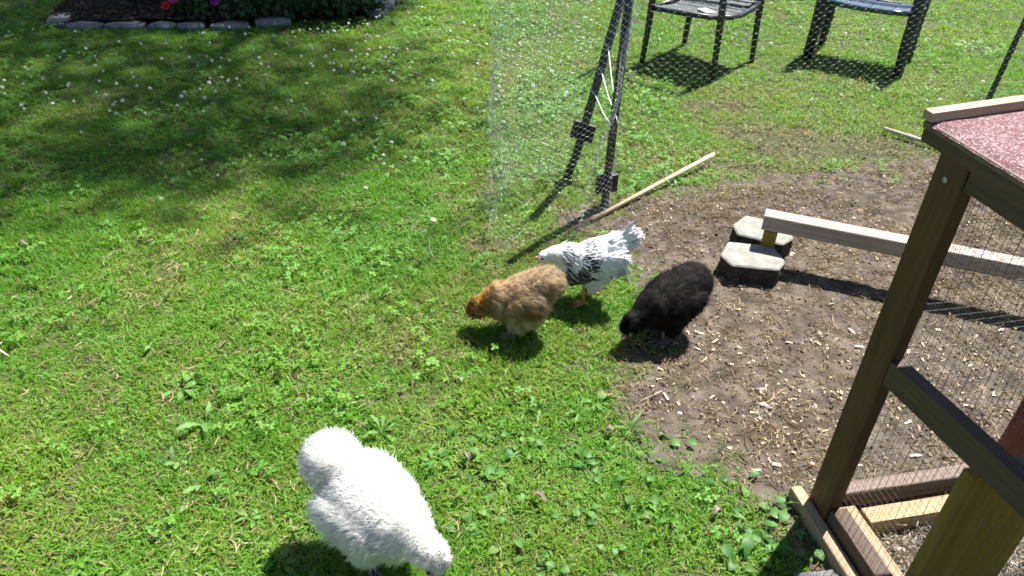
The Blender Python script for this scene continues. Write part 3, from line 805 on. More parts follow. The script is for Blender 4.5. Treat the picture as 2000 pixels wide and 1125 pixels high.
e = [((-3.02, 5.24), (.23, .15, .06), .05, 'pale edging stone at the left corner of the flower bed front'),
     ((-2.75, 5.27), (.25, .13, .06), .03, 'second edging stone from the left corner of the bed front'),
     ((-2.50, 5.29), (.17, .13, .058), .02, 'third edging stone from the left, a short one'),
     ((-2.30, 5.30), (.17, .13, .058), .06, 'fourth edging stone, half hidden by rose leaves'),
     ((-2.04, 5.33), (.25, .13, .058), .22, 'fifth edging stone, below the red roses'),
     ((-1.76, 5.42), (.24, .13, .075), .33, 'sixth edging stone, in deep shade below the purple rose'),
     ((-3.22, 5.32), (.16, .22, .08), .35, 'slanted flat edging stone outside the left corner of the bed'),
     ((-3.24, 5.60), (.15, .24, .07), -.1, 'edging stone on the left side of the bed, second from the corner'),
     ((-3.22, 5.88), (.17, .24, .07), -.15, 'edging stone on the left side of the bed, farthest back'),
     ((-1.06, 5.74), (.14, .12, .06), .2, 'white sunlit edging stone at the right corner of the bed'),
     ((-1.05, 5.90), (.17, .11, .09), .1, 'white sunlit edging stone second on the right side of the bed'),
     ((-1.04, 6.06), (.17, .11, .09), .05, 'white sunlit edging stone third on the right side of the bed')]
for i, (c, s, rz, lb) in enumerate(e): stone(c, s, rz, lb, i)
stone((0.727, 1.006), (.13, .09, .05), .1, 'dark rock at the bottom edge beside the coop', 31, 'rock', 'rock')

def leaf_cloud(name, blobs, n, L, mat, parent, seed, hang=.3):
    """many separate leaves spread through a crown"""
    rg = np.random.default_rng(seed)
    w = np.array([b[1][0] * b[1][1] * b[1][2] for b in blobs]) ** .67; w /= w.sum()
    bi = rg.choice(len(blobs), n, p=w)
    C_ = np.array([b[0] for b in blobs], float)[bi]; Rr = np.array([b[1] for b in blobs], float)[bi]
    d = rg.normal(size=(n, 3)); d /= np.linalg.norm(d, axis=1)[:, None]
    p = C_ + d * Rr * (rg.random(n) ** .45)[:, None]
    out = d + rg.normal(0, .6, (n, 3)); out[:, 2] += .2 - hang; out /= np.linalg.norm(out, axis=1)[:, None]
    sd_ = np.cross(out, rg.normal(size=(n, 3))); sd_ /= np.linalg.norm(sd_, axis=1)[:, None]
    nm = np.cross(sd_, out)
    l = L * rg.uniform(.6, 1.25, n)[:, None]
    V = np.stack([p, p + out * l * .45 + sd_ * l * .3 + nm * l * .06, p + out * l - nm * l * .1, p + out * l * .45 - sd_ * l * .3 + nm * l * .06], 1).reshape(-1, 3)
    Fq = np.arange(4 * n).reshape(n, 4)
    F3 = np.concatenate([Fq[:, [0, 1, 2]], Fq[:, [0, 2, 3]]])
    me = np_mesh(name, V, F3)
    a = me.attributes.new('tint1', 'FLOAT', 'POINT'); a.data.foreach_set('value', np.repeat(rg.random(n), 4).astype(np.float32))
    return link(name, me, mat, parent)

def blossom(parent, c, r, mat, seed):
    rs = random.Random(seed); mb = MB()
    for ring, (k, rr, tilt) in enumerate(((6, 1.0, .25), (5, .75, .7), (4, .45, 1.15))):
        for j in range(k):
            a = 6.283 * j / k + ring * .5 + rs.uniform(-.2, .2)
            d = Vector((math.cos(a), math.sin(a), 0)); s = Vector((-d.y, d.x, 0)); u = Vector((0, 0, 1))
            f = d * math.cos(tilt) + u * math.sin(tilt)
            q = r * rr * rs.uniform(.85, 1.1)
            mb.add([f * q * .1, f * q * .6 + s * q * .45 + u * .1 * q, f * q - u * .05 * q + s * q * .25, f * q - u * .05 * q - s * q * .25, f * q * .6 - s * q * .45 + u * .1 * q], [(0, 1, 2, 3, 4)])
    o = mb.build('blossom', mat, parent); o.location = c; o.rotation_euler = (.7, rs.uniform(-.3, .3), rs.uniform(-.5, .5)); return o

def stems(parent, pts, top, r0, mat, name='stem'):
    for q in pts:
        mb = MB(); m_ = Vector(q).lerp(Vector(top), .5) + Vector((random.gauss(0, .04), random.gauss(0, .04), .03))
        mb.tube([top, m_, q], [r0, r0 * .8, r0 * .5], 6); mb.build(name, mat, parent)

rose = empty('rose_bush', (-2.22, 5.60, .04))
bl = [((-.22, -.06, .16), (.16, .12, .13)), ((0, -.10, .14), (.2, .12, .13)), ((.24, -.08, .13), (.2, .14, .13)), ((.05, .1, .42), (.4, .25, .25)), ((.02, -.17, .07), (.16, .08, .07)), ((.3, -.12, .1), (.2, .12, .1)), ((.48, -.05, .14), (.18, .14, .14))]
leaf_cloud('foliage', bl, 1700, .055, M['rose_leaf'], rose, 3); rose.children[0]['kind'] = 'stuff'
stems(rose, [(-.28, -.15, .2), (-.05, -.12, .3), (.22, -.12, .25), (0, .1, .6), (.3, .1, .5)], (0, 0, 0), .008, M['bark'])
for (x, y, z), mt in (((-2.497, 5.400, 0.117), 'petal_red'), ((-2.443, 5.420, 0.162), 'petal_pink'), ((-2.144, 5.420, 0.155), 'petal_purple'), ((-2.100, 5.440, 0.049), 'petal_purple')):
    x, y, z = x + 2.22, y - 5.60, z - .04
    blossom(rose, (x, y, z), .040, M[mt], int(x * 100))
tag(rose, 'rose bush with red, pink and purple blossoms in the shaded bed', 'rose bush')
sh = empty('leafy_shrub', (-1.42, 5.72, .04))
bl = [((-.2, -.1, .25), (.26, .22, .26)), ((.12, -.1, .25), (.26, .2, .26)), ((.3, .05, .2), (.18, .2, .22)), ((0, .15, .5), (.4, .3, .3)), ((-.25, -.17, .12), (.22, .10, .12)), ((.08, -.10, .1), (.2, .1, .1))]
leaf_cloud('foliage', bl, 2600, .06, M['rose_leaf'], sh, 5); sh.children[0]['kind'] = 'stuff'
stems(sh, [(-.2, -.1, .3), (.12, -.1, .3), (.3, .05, .25), (0, .15, .6), (-.3, .1, .4)], (0, 0, 0), .009, M['bark'])
tag(sh, 'dense dark green leafy shrub at the right end of the bed', 'shrub')
mb = MB(); mb.box((-1.0, -.012, 0), (.0, .012, .12), .003)
o = mb.build('painted_board', M['paper']); o.location = (-1.95, 5.86, .06); o.rotation_euler = (0, 0, .04); tag(o, 'pale painted board edge standing behind the roses', 'board')
mb = MB(); mb.tube([(0, 0, 0), (-.05, .05, .5), (-.12, .12, 1.1)], [.022, .02, .017], 8); o = mb.build('wooden_stake', M['bark']); o.location = (-2.98, 5.36, .0); tag(o, 'leaning brown wooden stake at the left corner of the bed', 'stake')
mb = MB(); mb.tube([(0, 0, 0), (.01, .02, 1.0)], .006, 7); o = mb.build('thin_stake', M['black_plastic']); o.location = (-2.72, 5.42, .03); tag(o, 'thin dark upright stake in the mulch', 'stake')

P = area_pts((-3.4, 5.2), (-.9, 6.6), 900); P = P[poly_sd(P, BED) < -.03]; n = len(P)
scatter('mulch_chunks', [clod_mesh(20 + i) for i in range(4)], np.column_stack([P, np.full(n, .055)]), rnd_rot(n, .8), .008 + .016 * rng.random(n) ** 2, np.clip(rng.normal(.15, .2, n), 0, 1), rng.integers(0, 4, n),
        'dark bark chunks covering the flower bed', 'mulch')

# ------------------------------------------------------------------ lawn chairs
def make_chair(name, loc, yaw, W, D, H, legr, legmat, flat, strapmat, rimmat, label, splay=.03, sag=.03):
    r = empty(name, (*loc, 0), yaw)            # local +x is the front of the chair
    for sx in (1, -1):
        for sy in (1, -1):
            mb = MB()
            x0, y0 = sx * D / 2, sy * W / 2
            top = .62 if sx > 0 else .5
            pts = [(x0 + sx * splay * .6, y0 + sy * splay * .2, -.005), (x0 + sx * splay * .2, y0, H * .55), (x0, y0, H), (x0 - sx * .015, y0, top)]
            mb.tube(pts, [legr * .8, legr * .95, legr * 1.05, legr], 10, squash=flat)
            mb.build('leg', legmat, r)
    mb = MB(); mb.tube([(D / 2, -W / 2, H), (D / 2 + .01, -W / 4, H - sag * .7), (D / 2 + .01, 0, H - sag), (D / 2 + .01, W / 4, H - sag * .7), (D / 2, W / 2, H)], .016, 10); mb.build('front_bar', rimmat, r)
    mb = MB(); mb.tube([(-D / 2, -W / 2, H - .03), (-D / 2, W / 2, H - .03)], .014, 8); mb.build('rear_bar', legmat, r)
    for s in (1, -1):
        mb = MB(); mb.tube([(D / 2, s * W / 2, H - .005), (0, s * W / 2, H - .02), (-D / 2, s * W / 2, H - .03)], .015, 8); mb.build('side_rail', legmat, r)
        mb = MB(); mb.tube([(-D / 2 - .02, s * W / 2, .63), (0, s * W / 2 + s * .01, .645), (D / 2 - .03, s * W / 2, .62)], .02, 8, squash=.6); mb.build('armrest', legmat, r)
        mb = MB(); mb.tube([(-D / 2 + .01, s * W / 2, .42), (-D / 2 - .06, s * W / 2, .7), (-D / 2 - .14, s * W / 2, .95)], .015, 8); mb.build('back_upright', legmat, r)
    mb = MB(); mb.tube([(-D / 2 - .14, -W / 2, .95), (-D / 2 - .16, 0, .965), (-D / 2 - .14, W / 2, .95)], .015, 8); mb.build('top_rail', legmat, r)
    def strap(a, b, w, lift, sg, nm):
        V, Fc = [], []
        a, b = Vector(a), Vector(b); d = (b - a).normalized(); s = d.cross(Vector((0, 0, 1))).normalized() * w / 2
        for i in range(9):
            t = i / 8; p = a.lerp(b, t) + Vector((0, 0, -sg * math.sin(math.pi * t) + lift * (1 if i % 2 else -1)))
            V += [p - s, p + s, p + s + Vector((0, 0, -.002)), p - s + Vector((0, 0, -.002))]
        for i in range(8):
            for k in range(4): Fc.append((4 * i + k, 4 * i + (k + 1) % 4, 4 * i + 4 + (k + 1) % 4, 4 * i + 4 + k))
        link(nm, np_mesh(nm, V, Fc), strapmat, r)
    nx = 8
    for i in range(nx):
        x = -D / 2 + D * (i + .5) / nx
        strap((x, -W / 2, H + .004 - .02 * (1 - i / nx)), (x, W / 2, H + .004 - .02 * (1 - i / nx)), D / nx * .86, .0012, sag, 'strap')
    ny = 8
    for i in range(ny):
        y = -W / 2 + W * (i + .5) / ny
        sg = sag * math.sin(math.pi * (i + .5) / ny)
        strap((-D / 2, y, H - .016 - sg), (D / 2, y, H + .006 - sg), W / ny * .8, -.0012, 0.0, 'strap')
    for i in range(7):
        z = .48 + .43 * (i + .5) / 7; x = -D / 2 + .01 - .15 * ((z - .42) / .53)
        V0, V1 = (x, -W / 2, z), (x, W / 2, z)
        mb = MB(); mb.box((x - .001, -W / 2, z - .024), (x + .001, W / 2, z + .024), 0); mb.build('back_strap', strapmat, r)
    tag(r, label, 'chair', 'patio chairs on the lawn'); return r
make_chair('patio_chair', (1.165, 4.815), math.atan2(-.31, .375), .53, .47, .385, .021, M['black_steel'], None, M['strap'], M['black_steel'], 'slim black metal patio chair with grey webbing seat, nearest the fence posts')
make_chair('patio_chair', (2.25, 4.94), R(-122), .55, .34, .385, .042, M['black_plastic'], .7, M['blue_strap'], M['green_plastic'], 'broad-legged dark patio chair with green front edge, farther right', .045, .012)
mb = MB(); mb.box((-.03, -.05, 0), (.03, .05, .0015), 0); mb.box((-.03, .0505, -.05), (.03, .052, .0015), 0)
o = mb.build('paper_slip', M['paper']); o.location = (1.12, 4.60, .388); o.rotation_euler = (0, 0, .4); tag(o, 'white slip of paper on the slim black chair seat', 'paper')

# ------------------------------------------------------------------ fence posts, netting, ties
def post(pts, r, label, clip_t, clip_rot=0.0):
    base = Vector(pts[0]); e_ = empty('fence_post', base)
    q = [Vector(p) - base for p in pts]
    mb = MB(); mb.tube([q[0] - (q[1] - q[0]).normalized() * .05] + q, [r * .75] + [r] * len(q), 10); mb.build('pole', M['black_steel'], e_)
    for t in clip_t:
        c = None; acc = 0
        for a, b in zip(q[:-1], q[1:]):
            l = (b - a).length
            if acc + l >= t: c = a.lerp(b, (t - acc) / l); d = (b - a).normalized(); break
            acc += l
        mb = MB(); mb.box((-.045, -.012, -.04), (-.004, .012, .035), .005); mb.box((.004, -.012, -.045), (.045, .012, .03), .005); mb.box((-.012, -.024, -.03), (.012, .024, .03), .006)
        o = mb.build('foot_plate', M['black_plastic'], e_); o.location = c; xa = Vector((math.cos(clip_rot), math.sin(clip_rot), 0)); xa = (xa - d * xa.dot(d)).normalized(); ya = d.cross(xa)
        o.rotation_euler = Matrix((xa, ya, d)).transposed().to_euler(); o.scale = (1.15, 1.0, 1.1)
    tag(e_, label, 'fence post', 'black fence posts'); return e_
b1 = (0.243, 3.128); b2 = (0.391, 2.850); b3 = (2.695, 4.142)
P1 = [(b1[0], b1[1], 0), (b1[0] + .035, b1[1] + .0, .12), (b1[0] + .065, b1[1] + .01, .26), (b1[0] + .245, b1[1] + .06, 1.15)]
P2 = [(b2[0], b2[1], 0), (b2[0] + .005, b2[1] + .01, .4), (b2[0] + .02, b2[1] + .02, 1.2)]
post(P1, .019, 'leaning black fence post with a square foot plate halfway down', [.235])
post(P2, .018, 'upright black fence post standing at the corner of the bare soil', [.115], .5)
post([(b3[0], b3[1], 0), (b3[0] + .03, b3[1], .5), (b3[0] + .06, b3[1], 1.1)], .0155, 'black fence post behind the coop roof at the right edge', [])

def netting(path, H, label, seed, wire=.00042, dx=.0225, dz=.0265, z0=.0, fold=None, parent=None, lean=(0, 0), wave=1.0):
    path = np.array(path, float)
    # smooth the path
    for _ in range(3):
        q = [path[0]]
        for a, b in zip(path[:-1], path[1:]): q += [a * .75 + b * .25, a * .25 + b * .75]
        q.append(path[-1]); path = np.array(q)
    seg = np.hypot(*np.diff(path, axis=0).T); S = np.concatenate([[0], np.cumsum(seg)])
    ns, nz = int(S[-1] / dx), int(H / dz)
    rg = np.random.default_rng(seed)
    ph = rg.uniform(0, 6.28, 8)
    def pos(s, z):
        s = np.clip(s, 0, S[-1] - 1e-6)
        x, y = np.interp(s, S, path[:, 0]), np.interp(s, S, path[:, 1])
        k = np.clip(np.searchsorted(S, s) - 1, 0, len(seg) - 1)
        tx, ty = (path[k + 1, 0] - path[k, 0]) / seg[k], (path[k + 1, 1] - path[k, 1]) / seg[k]
        w = .012 * np.sin(s * 9 + ph[0] + z * 3) + .008 * np.sin(s * 23 + ph[1] + z * 7) + .006 * np.sin(z * 14 + ph[2]); w = w * wave
        return np.column_stack([x - ty * w + lean[0] * z, y + tx * w + lean[1] * z, z + z0 + .006 * np.sin(s * 11 + ph[3])])
    I, J = np.meshgrid(np.arange(ns), np.arange(nz), indexing='ij'); I, J = I.ravel(), J.ravel()
    sc = (I + .5) * dx; zc = (J + .5 * (I % 2)) * dz; a = .0052
    jit = lambda: rg.normal(0, .0016, len(I))
    Ls, Rs, Lz, Rz = sc - a + jit(), sc + a + jit(), zc + jit(), zc + jit()
    A = [pos(Ls, Lz)]; B = [pos(Rs, Rz)]
    nxt = lambda i, j: i * nz + j
    ok = I < ns - 1
    up = np.where(I % 2 == 0, J, J + 1); dn = np.where(I % 2 == 0, J - 1, J)
    for t in (up, dn):
        m_ = ok & (t >= 0) & (t < nz)
        A.append(pos(Rs[m_], Rz[m_])); k = (I[m_] + 1) * nz + t[m_]; B.append(pos(Ls[k], Lz[k]))
    A, B = np.vstack(A), np.vstack(B)
    wr = np.concatenate([np.full(len(I), wire * 1.6), np.full(len(A) - len(I), wire)])
    d = B - A; d /= np.linalg.norm(d, axis=1)[:, None] + 1e-9
    u = np.cross(d, np.array([.31, .2, .93])); u /= np.linalg.norm(u, axis=1)[:, None]; v = np.cross(d, u)
    V = []
    for Pt in (A, B):
        for k in range(3):
            t = 2.094 * k; V.append(Pt + (u * math.cos(t) + v * math.sin(t)) * wr[:, None])
    V = np.stack(V, 1).reshape(-1, 3); b = np.arange(len(A))[:, None] * 6
    F_ = np.vstack([b + np.array([[k, (k + 1) % 3, 3 + (k + 1) % 3, 3 + k]]) for k in range(3)])
    o = link('wire_netting', np_mesh('wire_netting', V, F_, True), M['wire'], parent)
    tag(o, label, 'wire netting', 'hexagonal wire netting'); return o
netting([(b2[0] + .01, b2[1] - .03), (0.308, 2.620), (0.158, 2.521), (0.016, 2.499), (-0.089, 2.588), (-0.142, 2.745), (-0.121, 2.859), (0.02, 3.02), (b1[0] + .02, b1[1] + .05)], 1.12,
        'loop of hexagonal wire netting curling left from the two fence posts', 1, wire=.00042, dx=.018, dz=.022, lean=(.055, .0), wave=2.0)
netting([(b2[0] + .03, b2[1] - .02), (b2[0] + .035, b2[1] + .06), (b2[0] + .10, b2[1] + .03), (0.899, 2.939), (1.297, 3.054), (1.931, 3.220), (2.5, 3.42), (2.86, 3.75)], 1.05,
        'hexagonal wire netting stretched right from the corner post in front of the chairs', 2, wire=.00029, dx=.021, dz=.027)
def tie(pts, label):
    mb = MB(); mb.tube(pts, .0022, 6)
    o = mb.build('cable_tie', M['white_plastic']); tag(o, label, 'cable tie', 'white ties on the fence posts')
def on(Pp, z):
    for a, b in zip(Pp[:-1], Pp[1:]):
        if a[2] <= z <= b[2]: return Vector(a).lerp(Vector(b), (z - a[2]) / (b[2] - a[2]))
    return Vector(Pp[-1])
for z1, z2, ov, lb in ((.60, .44, 0, 'upper white tie hanging steeply between the two fence posts'), (.50, .42, .05, 'middle white tie slanting past the upright fence post'), (.40, .36, 0, 'lowest white tie running level between the two fence posts')):
    a, b = on(P1, z1), on(P2, z2); a = a + Vector((0, -.018, 0)); b = b + Vector((.0, -.018, 0))
    m_ = a.lerp(b, .5) + Vector((0, -.01, -.012)); e2 = b + (b - a).normalized() * ov
    tie([a + Vector((-.016, .0, .012)), a, m_, b, e2], lb)

# ------------------------------------------------------------------ dowels, beam, concrete blocks
def rod(a, b, r, mat, name, label, n=10):
    a, b = Vector(a), Vector(b); L = (b - a).length
    mb = MB(); mb.tube([(0, 0, 0), (L * .5, 0, .002), (L, 0, 0)], r, n)
    o = mb.build(name, mat); o.location = a; o.rotation_euler = (b - a).to_track_quat('X', 'Z').to_euler(); tag(o, label, 'dowel', 'wooden dowels on the ground'); return o
a, b = (0.328, 2.705), (0.953, 3.309)
rod((a[0], a[1], .014), (b[0], b[1], .05), .0095, M['dowel'], 'wooden_dowel', 'pale wooden dowel lying from the soil corner up over the grass')
a, b = (1.947, 3.732), (2.181, 3.510); d = (Vector((*b, .02)) - Vector((*a, .03)))
rod((*a, .03), Vector((*a, .03)) + d * 1.6, .0105, M['dowel_grey'], 'wooden_dowel', 'greyish dowel behind the coop roof corner on the worn grass')

def block(c, rz, label, seed, h=.085):
    """wall block: wide split face in front with angled cheeks, narrower tail"""
    out = [(-.118, -.02), (-.085, -.085), (.085, -.085), (.118, -.02), (.085, .085), (-.085, .085)]
    bm = bmesh.new(); vs = [bm.verts.new((x, y, 0)) for x, y in out]; f = bm.faces.new(vs)
    ex = bmesh.ops.extrude_face_region(bm, geom=[f])
    for v in ex['geom']:
        if isinstance(v, bmesh.types.BMVert): v.co.z = h
    bmesh.ops.bevel(bm, geom=list(bm.edges), offset=.005, segments=1, affect='EDGES')
    bmesh.ops.triangulate(bm, faces=list(bm.faces))
    bmesh.ops.subdivide_edges(bm, edges=list(bm.edges), cuts=4, use_grid_fill=True)
    bmesh.ops.recalc_face_normals(bm, faces=list(bm.faces))
    for v in bm.verts:
        k = .0055 if (v.co.y < 0 and v.co.z < h - .012) else .0012
        v.co += mnoise.noise_vector(v.co * 42 + Vector((seed, 0, 0))) * k
    me = bpy.data.meshes.new('concrete_block'); bm.to_mesh(me); bm.free()
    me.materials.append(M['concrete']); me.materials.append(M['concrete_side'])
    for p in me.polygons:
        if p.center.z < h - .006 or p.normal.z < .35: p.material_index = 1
    o = link('concrete_block', me); o.location = (c[0], c[1], -.002); o.rotation_euler = (0, 0, rz)
    tag(o, label, 'concrete block', 'concrete blocks under the beam'); return o
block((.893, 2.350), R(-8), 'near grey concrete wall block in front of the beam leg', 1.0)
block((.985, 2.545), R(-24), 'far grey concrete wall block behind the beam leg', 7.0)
bA = Vector((.952, 2.452, 0)); bd = Vector((.935, -.355, 0)).normalized()
br = empty('balance_beam', bA, math.atan2(bd.y, bd.x))
mb = MB(); mb.box((-.012, -.032, .148), (1.75, .032, .208), .003, .0006); mb.build('beam', M['beam'], br)
mb = MB(); mb.box((0, -.034, 0), (.05, .004, .146), .003); mb.build('leg', M['pine_z'], br)
mb = MB(); mb.box((1.6, -.034, 0), (1.65, .004, .146), .003); mb.build('leg', M['pine_z'], br)
tag(br, 'low bleached wooden beam on short legs beside two concrete blocks', 'beam')

# ------------------------------------------------------------------ chicken coop
CO, CYAW = (0.773, 1.261), R(12)
coop = empty('chicken_coop', (*CO, 0), CYAW)
def cbox(name, lo, hi, mat, par=None, bevel=.003):
    mb = MB(); mb.box(lo, hi, bevel, .0004); return mb.build(name, M[mat], par or coop)
W_, D_ = .95, .62
cp = cbox('post', (0, -.075, .0), (.03, 0, 1.02), 'brown_z'); cbox('post', (.031, -.045, 0), (.062, 0, 1.02), 'brown_z')
cbox('post', (0, -D_, .0), (.06, -D_ + .05, 1.02), 'brown_z')
cbox('post', (W_ - .05, -.05, 0), (W_, 0, 1.02), 'brown_z'); cbox('post', (W_ - .05, -D_, 0), (W_, -D_ + .05, 1.02), 'brown_z')
st = cbox('stile', (.50, -.05, .06), (.57, -.005, .98), 'redbrown')
for (x, y, z) in ((.006, -.035, .955),):
    mb = MB(); mb.tube([(-.002, y, z), (-.0005, y, z)], .006, 10); mb.build('screw', M['screw'], cp)
cbox('skid', (-.034, -D_ - .05, 0), (-.003, .035, .045), 'pine_y')
cbox('bottom_rail', (.003, -D_ + .052, .012), (.045, -.078, .085), 'brown_y')
cbox('bottom_rail', (.064, -.042, .03), (W_ - .052, -.004, .085), 'brown_x')
cbox('floor_bearer', (.047, -D_ + .06, .0), (.095, -.05, .05), 'pine_y')
cbox('floor_bearer', (.097, -.115, .0), (.47, -.07, .06), 'pine')
mr = cbox('middle_rail', (0, -D_ + .06, 0), (.034, 0, .062), 'brown_y'); mr.location = (.0, -.077, .497); mr.rotation_euler = (0, 0, R(6))
cbox('front_board', (.055, -.312, .0), (.28, -.283, .455), 'pine_z')
cbox('cross_rail', (.085, -.36, .457), (.6, -.305, .495), 'brown_x')
cbox('top_rail', (.064, -.04, .955), (W_ - .052, -.002, 1.018), 'brown_x'); cbox('top_rail', (.002, -D_ + .052, .955), (.04, -.078, 1.018), 'brown_y')
cbox('top_rail', (.064, -D_, .955), (W_ - .052, -D_ + .04, 1.018), 'brown_x')
rf = empty('roof_pivot')
bpy.data.objects.remove(rf)
roof = MB(); roof.box((-.03, -D_ - .12, 0), (W_ + .06, .062, .014), .002)
ro = roof.build('roof', M['brown_x'], coop); ro.location = (.024, -.004, 1.021); ro.rotation_euler = (0, R(-4.5), 0)
cbox('fascia', (-.028, -D_ - .118, -.026), (-.008, .060, -.001), 'brown_y', ro)
cbox('fascia', (-.006, .044, -.030), (W_ + .058, .060, -.001), 'brown_x', ro)
nxf, nyf = 60, 56
V, Fc = [], []
for i in range(nxf):
    for j in range(nyf):
        x = -.032 + (W_ + .094) * i / (nxf - 1); y = -D_ - .122 + (D_ + .164) * j / (nyf - 1)
        edge = .004 * mnoise.noise(Vector((y * 60, 1, 0))) if i == 0 else 0
        V.append((x + edge, y, .0175 + .0014 * mnoise.noise(Vector((x * 30, y * 30, 0))) - (.006 if i == 0 else 0)))
for i in range(nxf - 1):
    for j in range(nyf - 1):
        b = i * nyf + j; Fc.append((b, b + nyf, b + nyf + 1, b + 1))
link('felt', np_mesh('felt', V, Fc, True), M['felt'], ro)
cbox('batten', (-.033, .040, .0165), (W_ + .06, .066, .036), 'batten', ro)
mb = MB(); mb.tube([(.13, -.10, .017), (.13, -.10, .021)], .0055, 10); mb.build('nail', M['black_plastic'], ro)
# square wire mesh panels
def square_mesh(name, axis, fixed, lo, hi, cell, r, parent):
    A, B = [], []
    us = np.arange(lo[0], hi[0], cell); vs = np.arange(lo[1], hi[1], cell)
    rg = np.random.default_rng(9)
    pt = lambda u_, v_, off: (u_, fixed + off, v_) if axis == 'x' else (fixed + off, u_, v_)
    bow = lambda u_, v_: .004 * math.sin(u_ * 9 + v_ * 5) + .003 * math.sin(v_ * 13)
    for u_ in us:
        for k in range(len(vs) - 1): A.append(pt(u_, vs[k], bow(u_, vs[k]))); B.append(pt(u_, vs[k + 1], bow(u_, vs[k + 1])))
    for v_ in vs:
        for k in range(len(us) - 1): A.append(pt(us[k], v_, bow(us[k], v_) + r)); B.append(pt(us[k + 1], v_, bow(us[k + 1], v_) + r))
    A, B = np.array(A), np.array(B)
    d = B - A; d /= np.linalg.norm(d, axis=1)[:, None]
    u = np.cross(d, np.array([.31, .42, .85])); u /= np.linalg.norm(u, axis=1)[:, None]; v = np.cross(d, u)
    Vv = []
    for Pt in (A, B):
        for k in range(3): Vv.append(Pt + (u * math.cos(2.094 * k) + v * math.sin(2.094 * k)) * r)
    Vv = np.stack(Vv, 1).reshape(-1, 3); b = np.arange(len(A))[:, None] * 6
    F_ = np.vstack([b + np.array([[k, (k + 1) % 3, 3 + (k + 1) % 3, 3 + k]]) for k in range(3)])
    return link(name, np_mesh(name, Vv, F_, True), M['mesh'], parent)
square_mesh('wire_mesh', 'y', .046, (-D_ + .05, .05), (-.05, .98), .019, .00048, coop)
square_mesh('wire_mesh', 'x', -.046, (.06, .05), (W_ - .05, .98), .019, .00048, coop)
tag(coop, 'brown wooden chicken coop with red felt roof and wire mesh sides', 'coop')
# litter in the coop
c_, s_ = math.cos(CYAW), math.sin(CYAW)
n = 2600; u = rng.uniform(.1, W_ - .05, n); v = rng.uniform(-D_ + .02, -.12, n)
P = np.column_stack([CO[0] + u * c_ - v * s_, CO[1] + u * s_ + v * c_])
def shaving_mesh(seed):
    me = straw_mesh(seed).copy(); me.materials.clear(); me.materials.append(M['shaving']); return me
scatter('wood_shavings', [shaving_mesh(50 + i) for i in range(4)], np.column_stack([P, soil_z(P) + rng.uniform(0, .018, n)]), rnd_rot(n, .5), rng.uniform(.35, .8, n), rng.random(n), rng.integers(0, 4, n),
        'pale shavings littered inside the coop frame', 'shavings')
#PART3
# ------------------------------------------------------------------ hens
def fused(name, mb, voxel=.0065, smooth=8):
    """melt overlapping blobs into one continuous skin"""
    me = mb.mesh(name + '_raw')
    o = bpy.data.objects.new(name + '_raw', me); COL.objects.link(o)
    rm = o.modifiers.new('r', 'REMESH'); rm.mode = 'VOXEL'; rm.voxel_size = voxel
    sm = o.modifiers.new('s', 'SMOOTH'); sm.iterations = smooth; sm.factor = .5
    dg = bpy.context.evaluated_depsgraph_get(); dg.update()
    out = bpy.data.meshes.new_from_object(o.evaluated_get(dg))
    bpy.data.objects.remove(o); bpy.data.meshes.remove(me)
    out.name = name
    out.polygons.foreach_set('use_smooth', np.ones(len(out.polygons), bool))
    return out

def sample_surface(me, n, rg):
    me.calc_loop_triangles()
    T = np.empty(len(me.loop_triangles) * 3, np.int32); me.loop_triangles.foreach_get('vertices', T); T = T.reshape(-1, 3)
    V = np.empty(len(me.vertices) * 3, np.float32); me.vertices.foreach_get('co', V); V = V.reshape(-1, 3)
    Nn = np.empty(len(me.vertices) * 3, np.float32); me.vertices.foreach_get('normal', Nn); Nn = Nn.reshape(-1, 3)
    ar = np.linalg.norm(np.cross(V[T[:, 1]] - V[T[:, 0]], V[T[:, 2]] - V[T[:, 0]]), axis=1)
    t = rg.choice(len(T), n, p=ar / ar.sum())
    a, b = rg.random(n), rg.random(n); f = a + b > 1; a[f], b[f] = 1 - a[f], 1 - b[f]
    w = np.stack([1 - a - b, a, b], 1)[:, :, None]
    P = (V[T[t]] * w).sum(1); Q = (Nn[T[t]] * w).sum(1)
    return P, Q / (np.linalg.norm(Q, axis=1)[:, None] + 1e-9)

def nrm(a): return a / (np.linalg.norm(a, axis=-1, keepdims=True) + 1e-9)

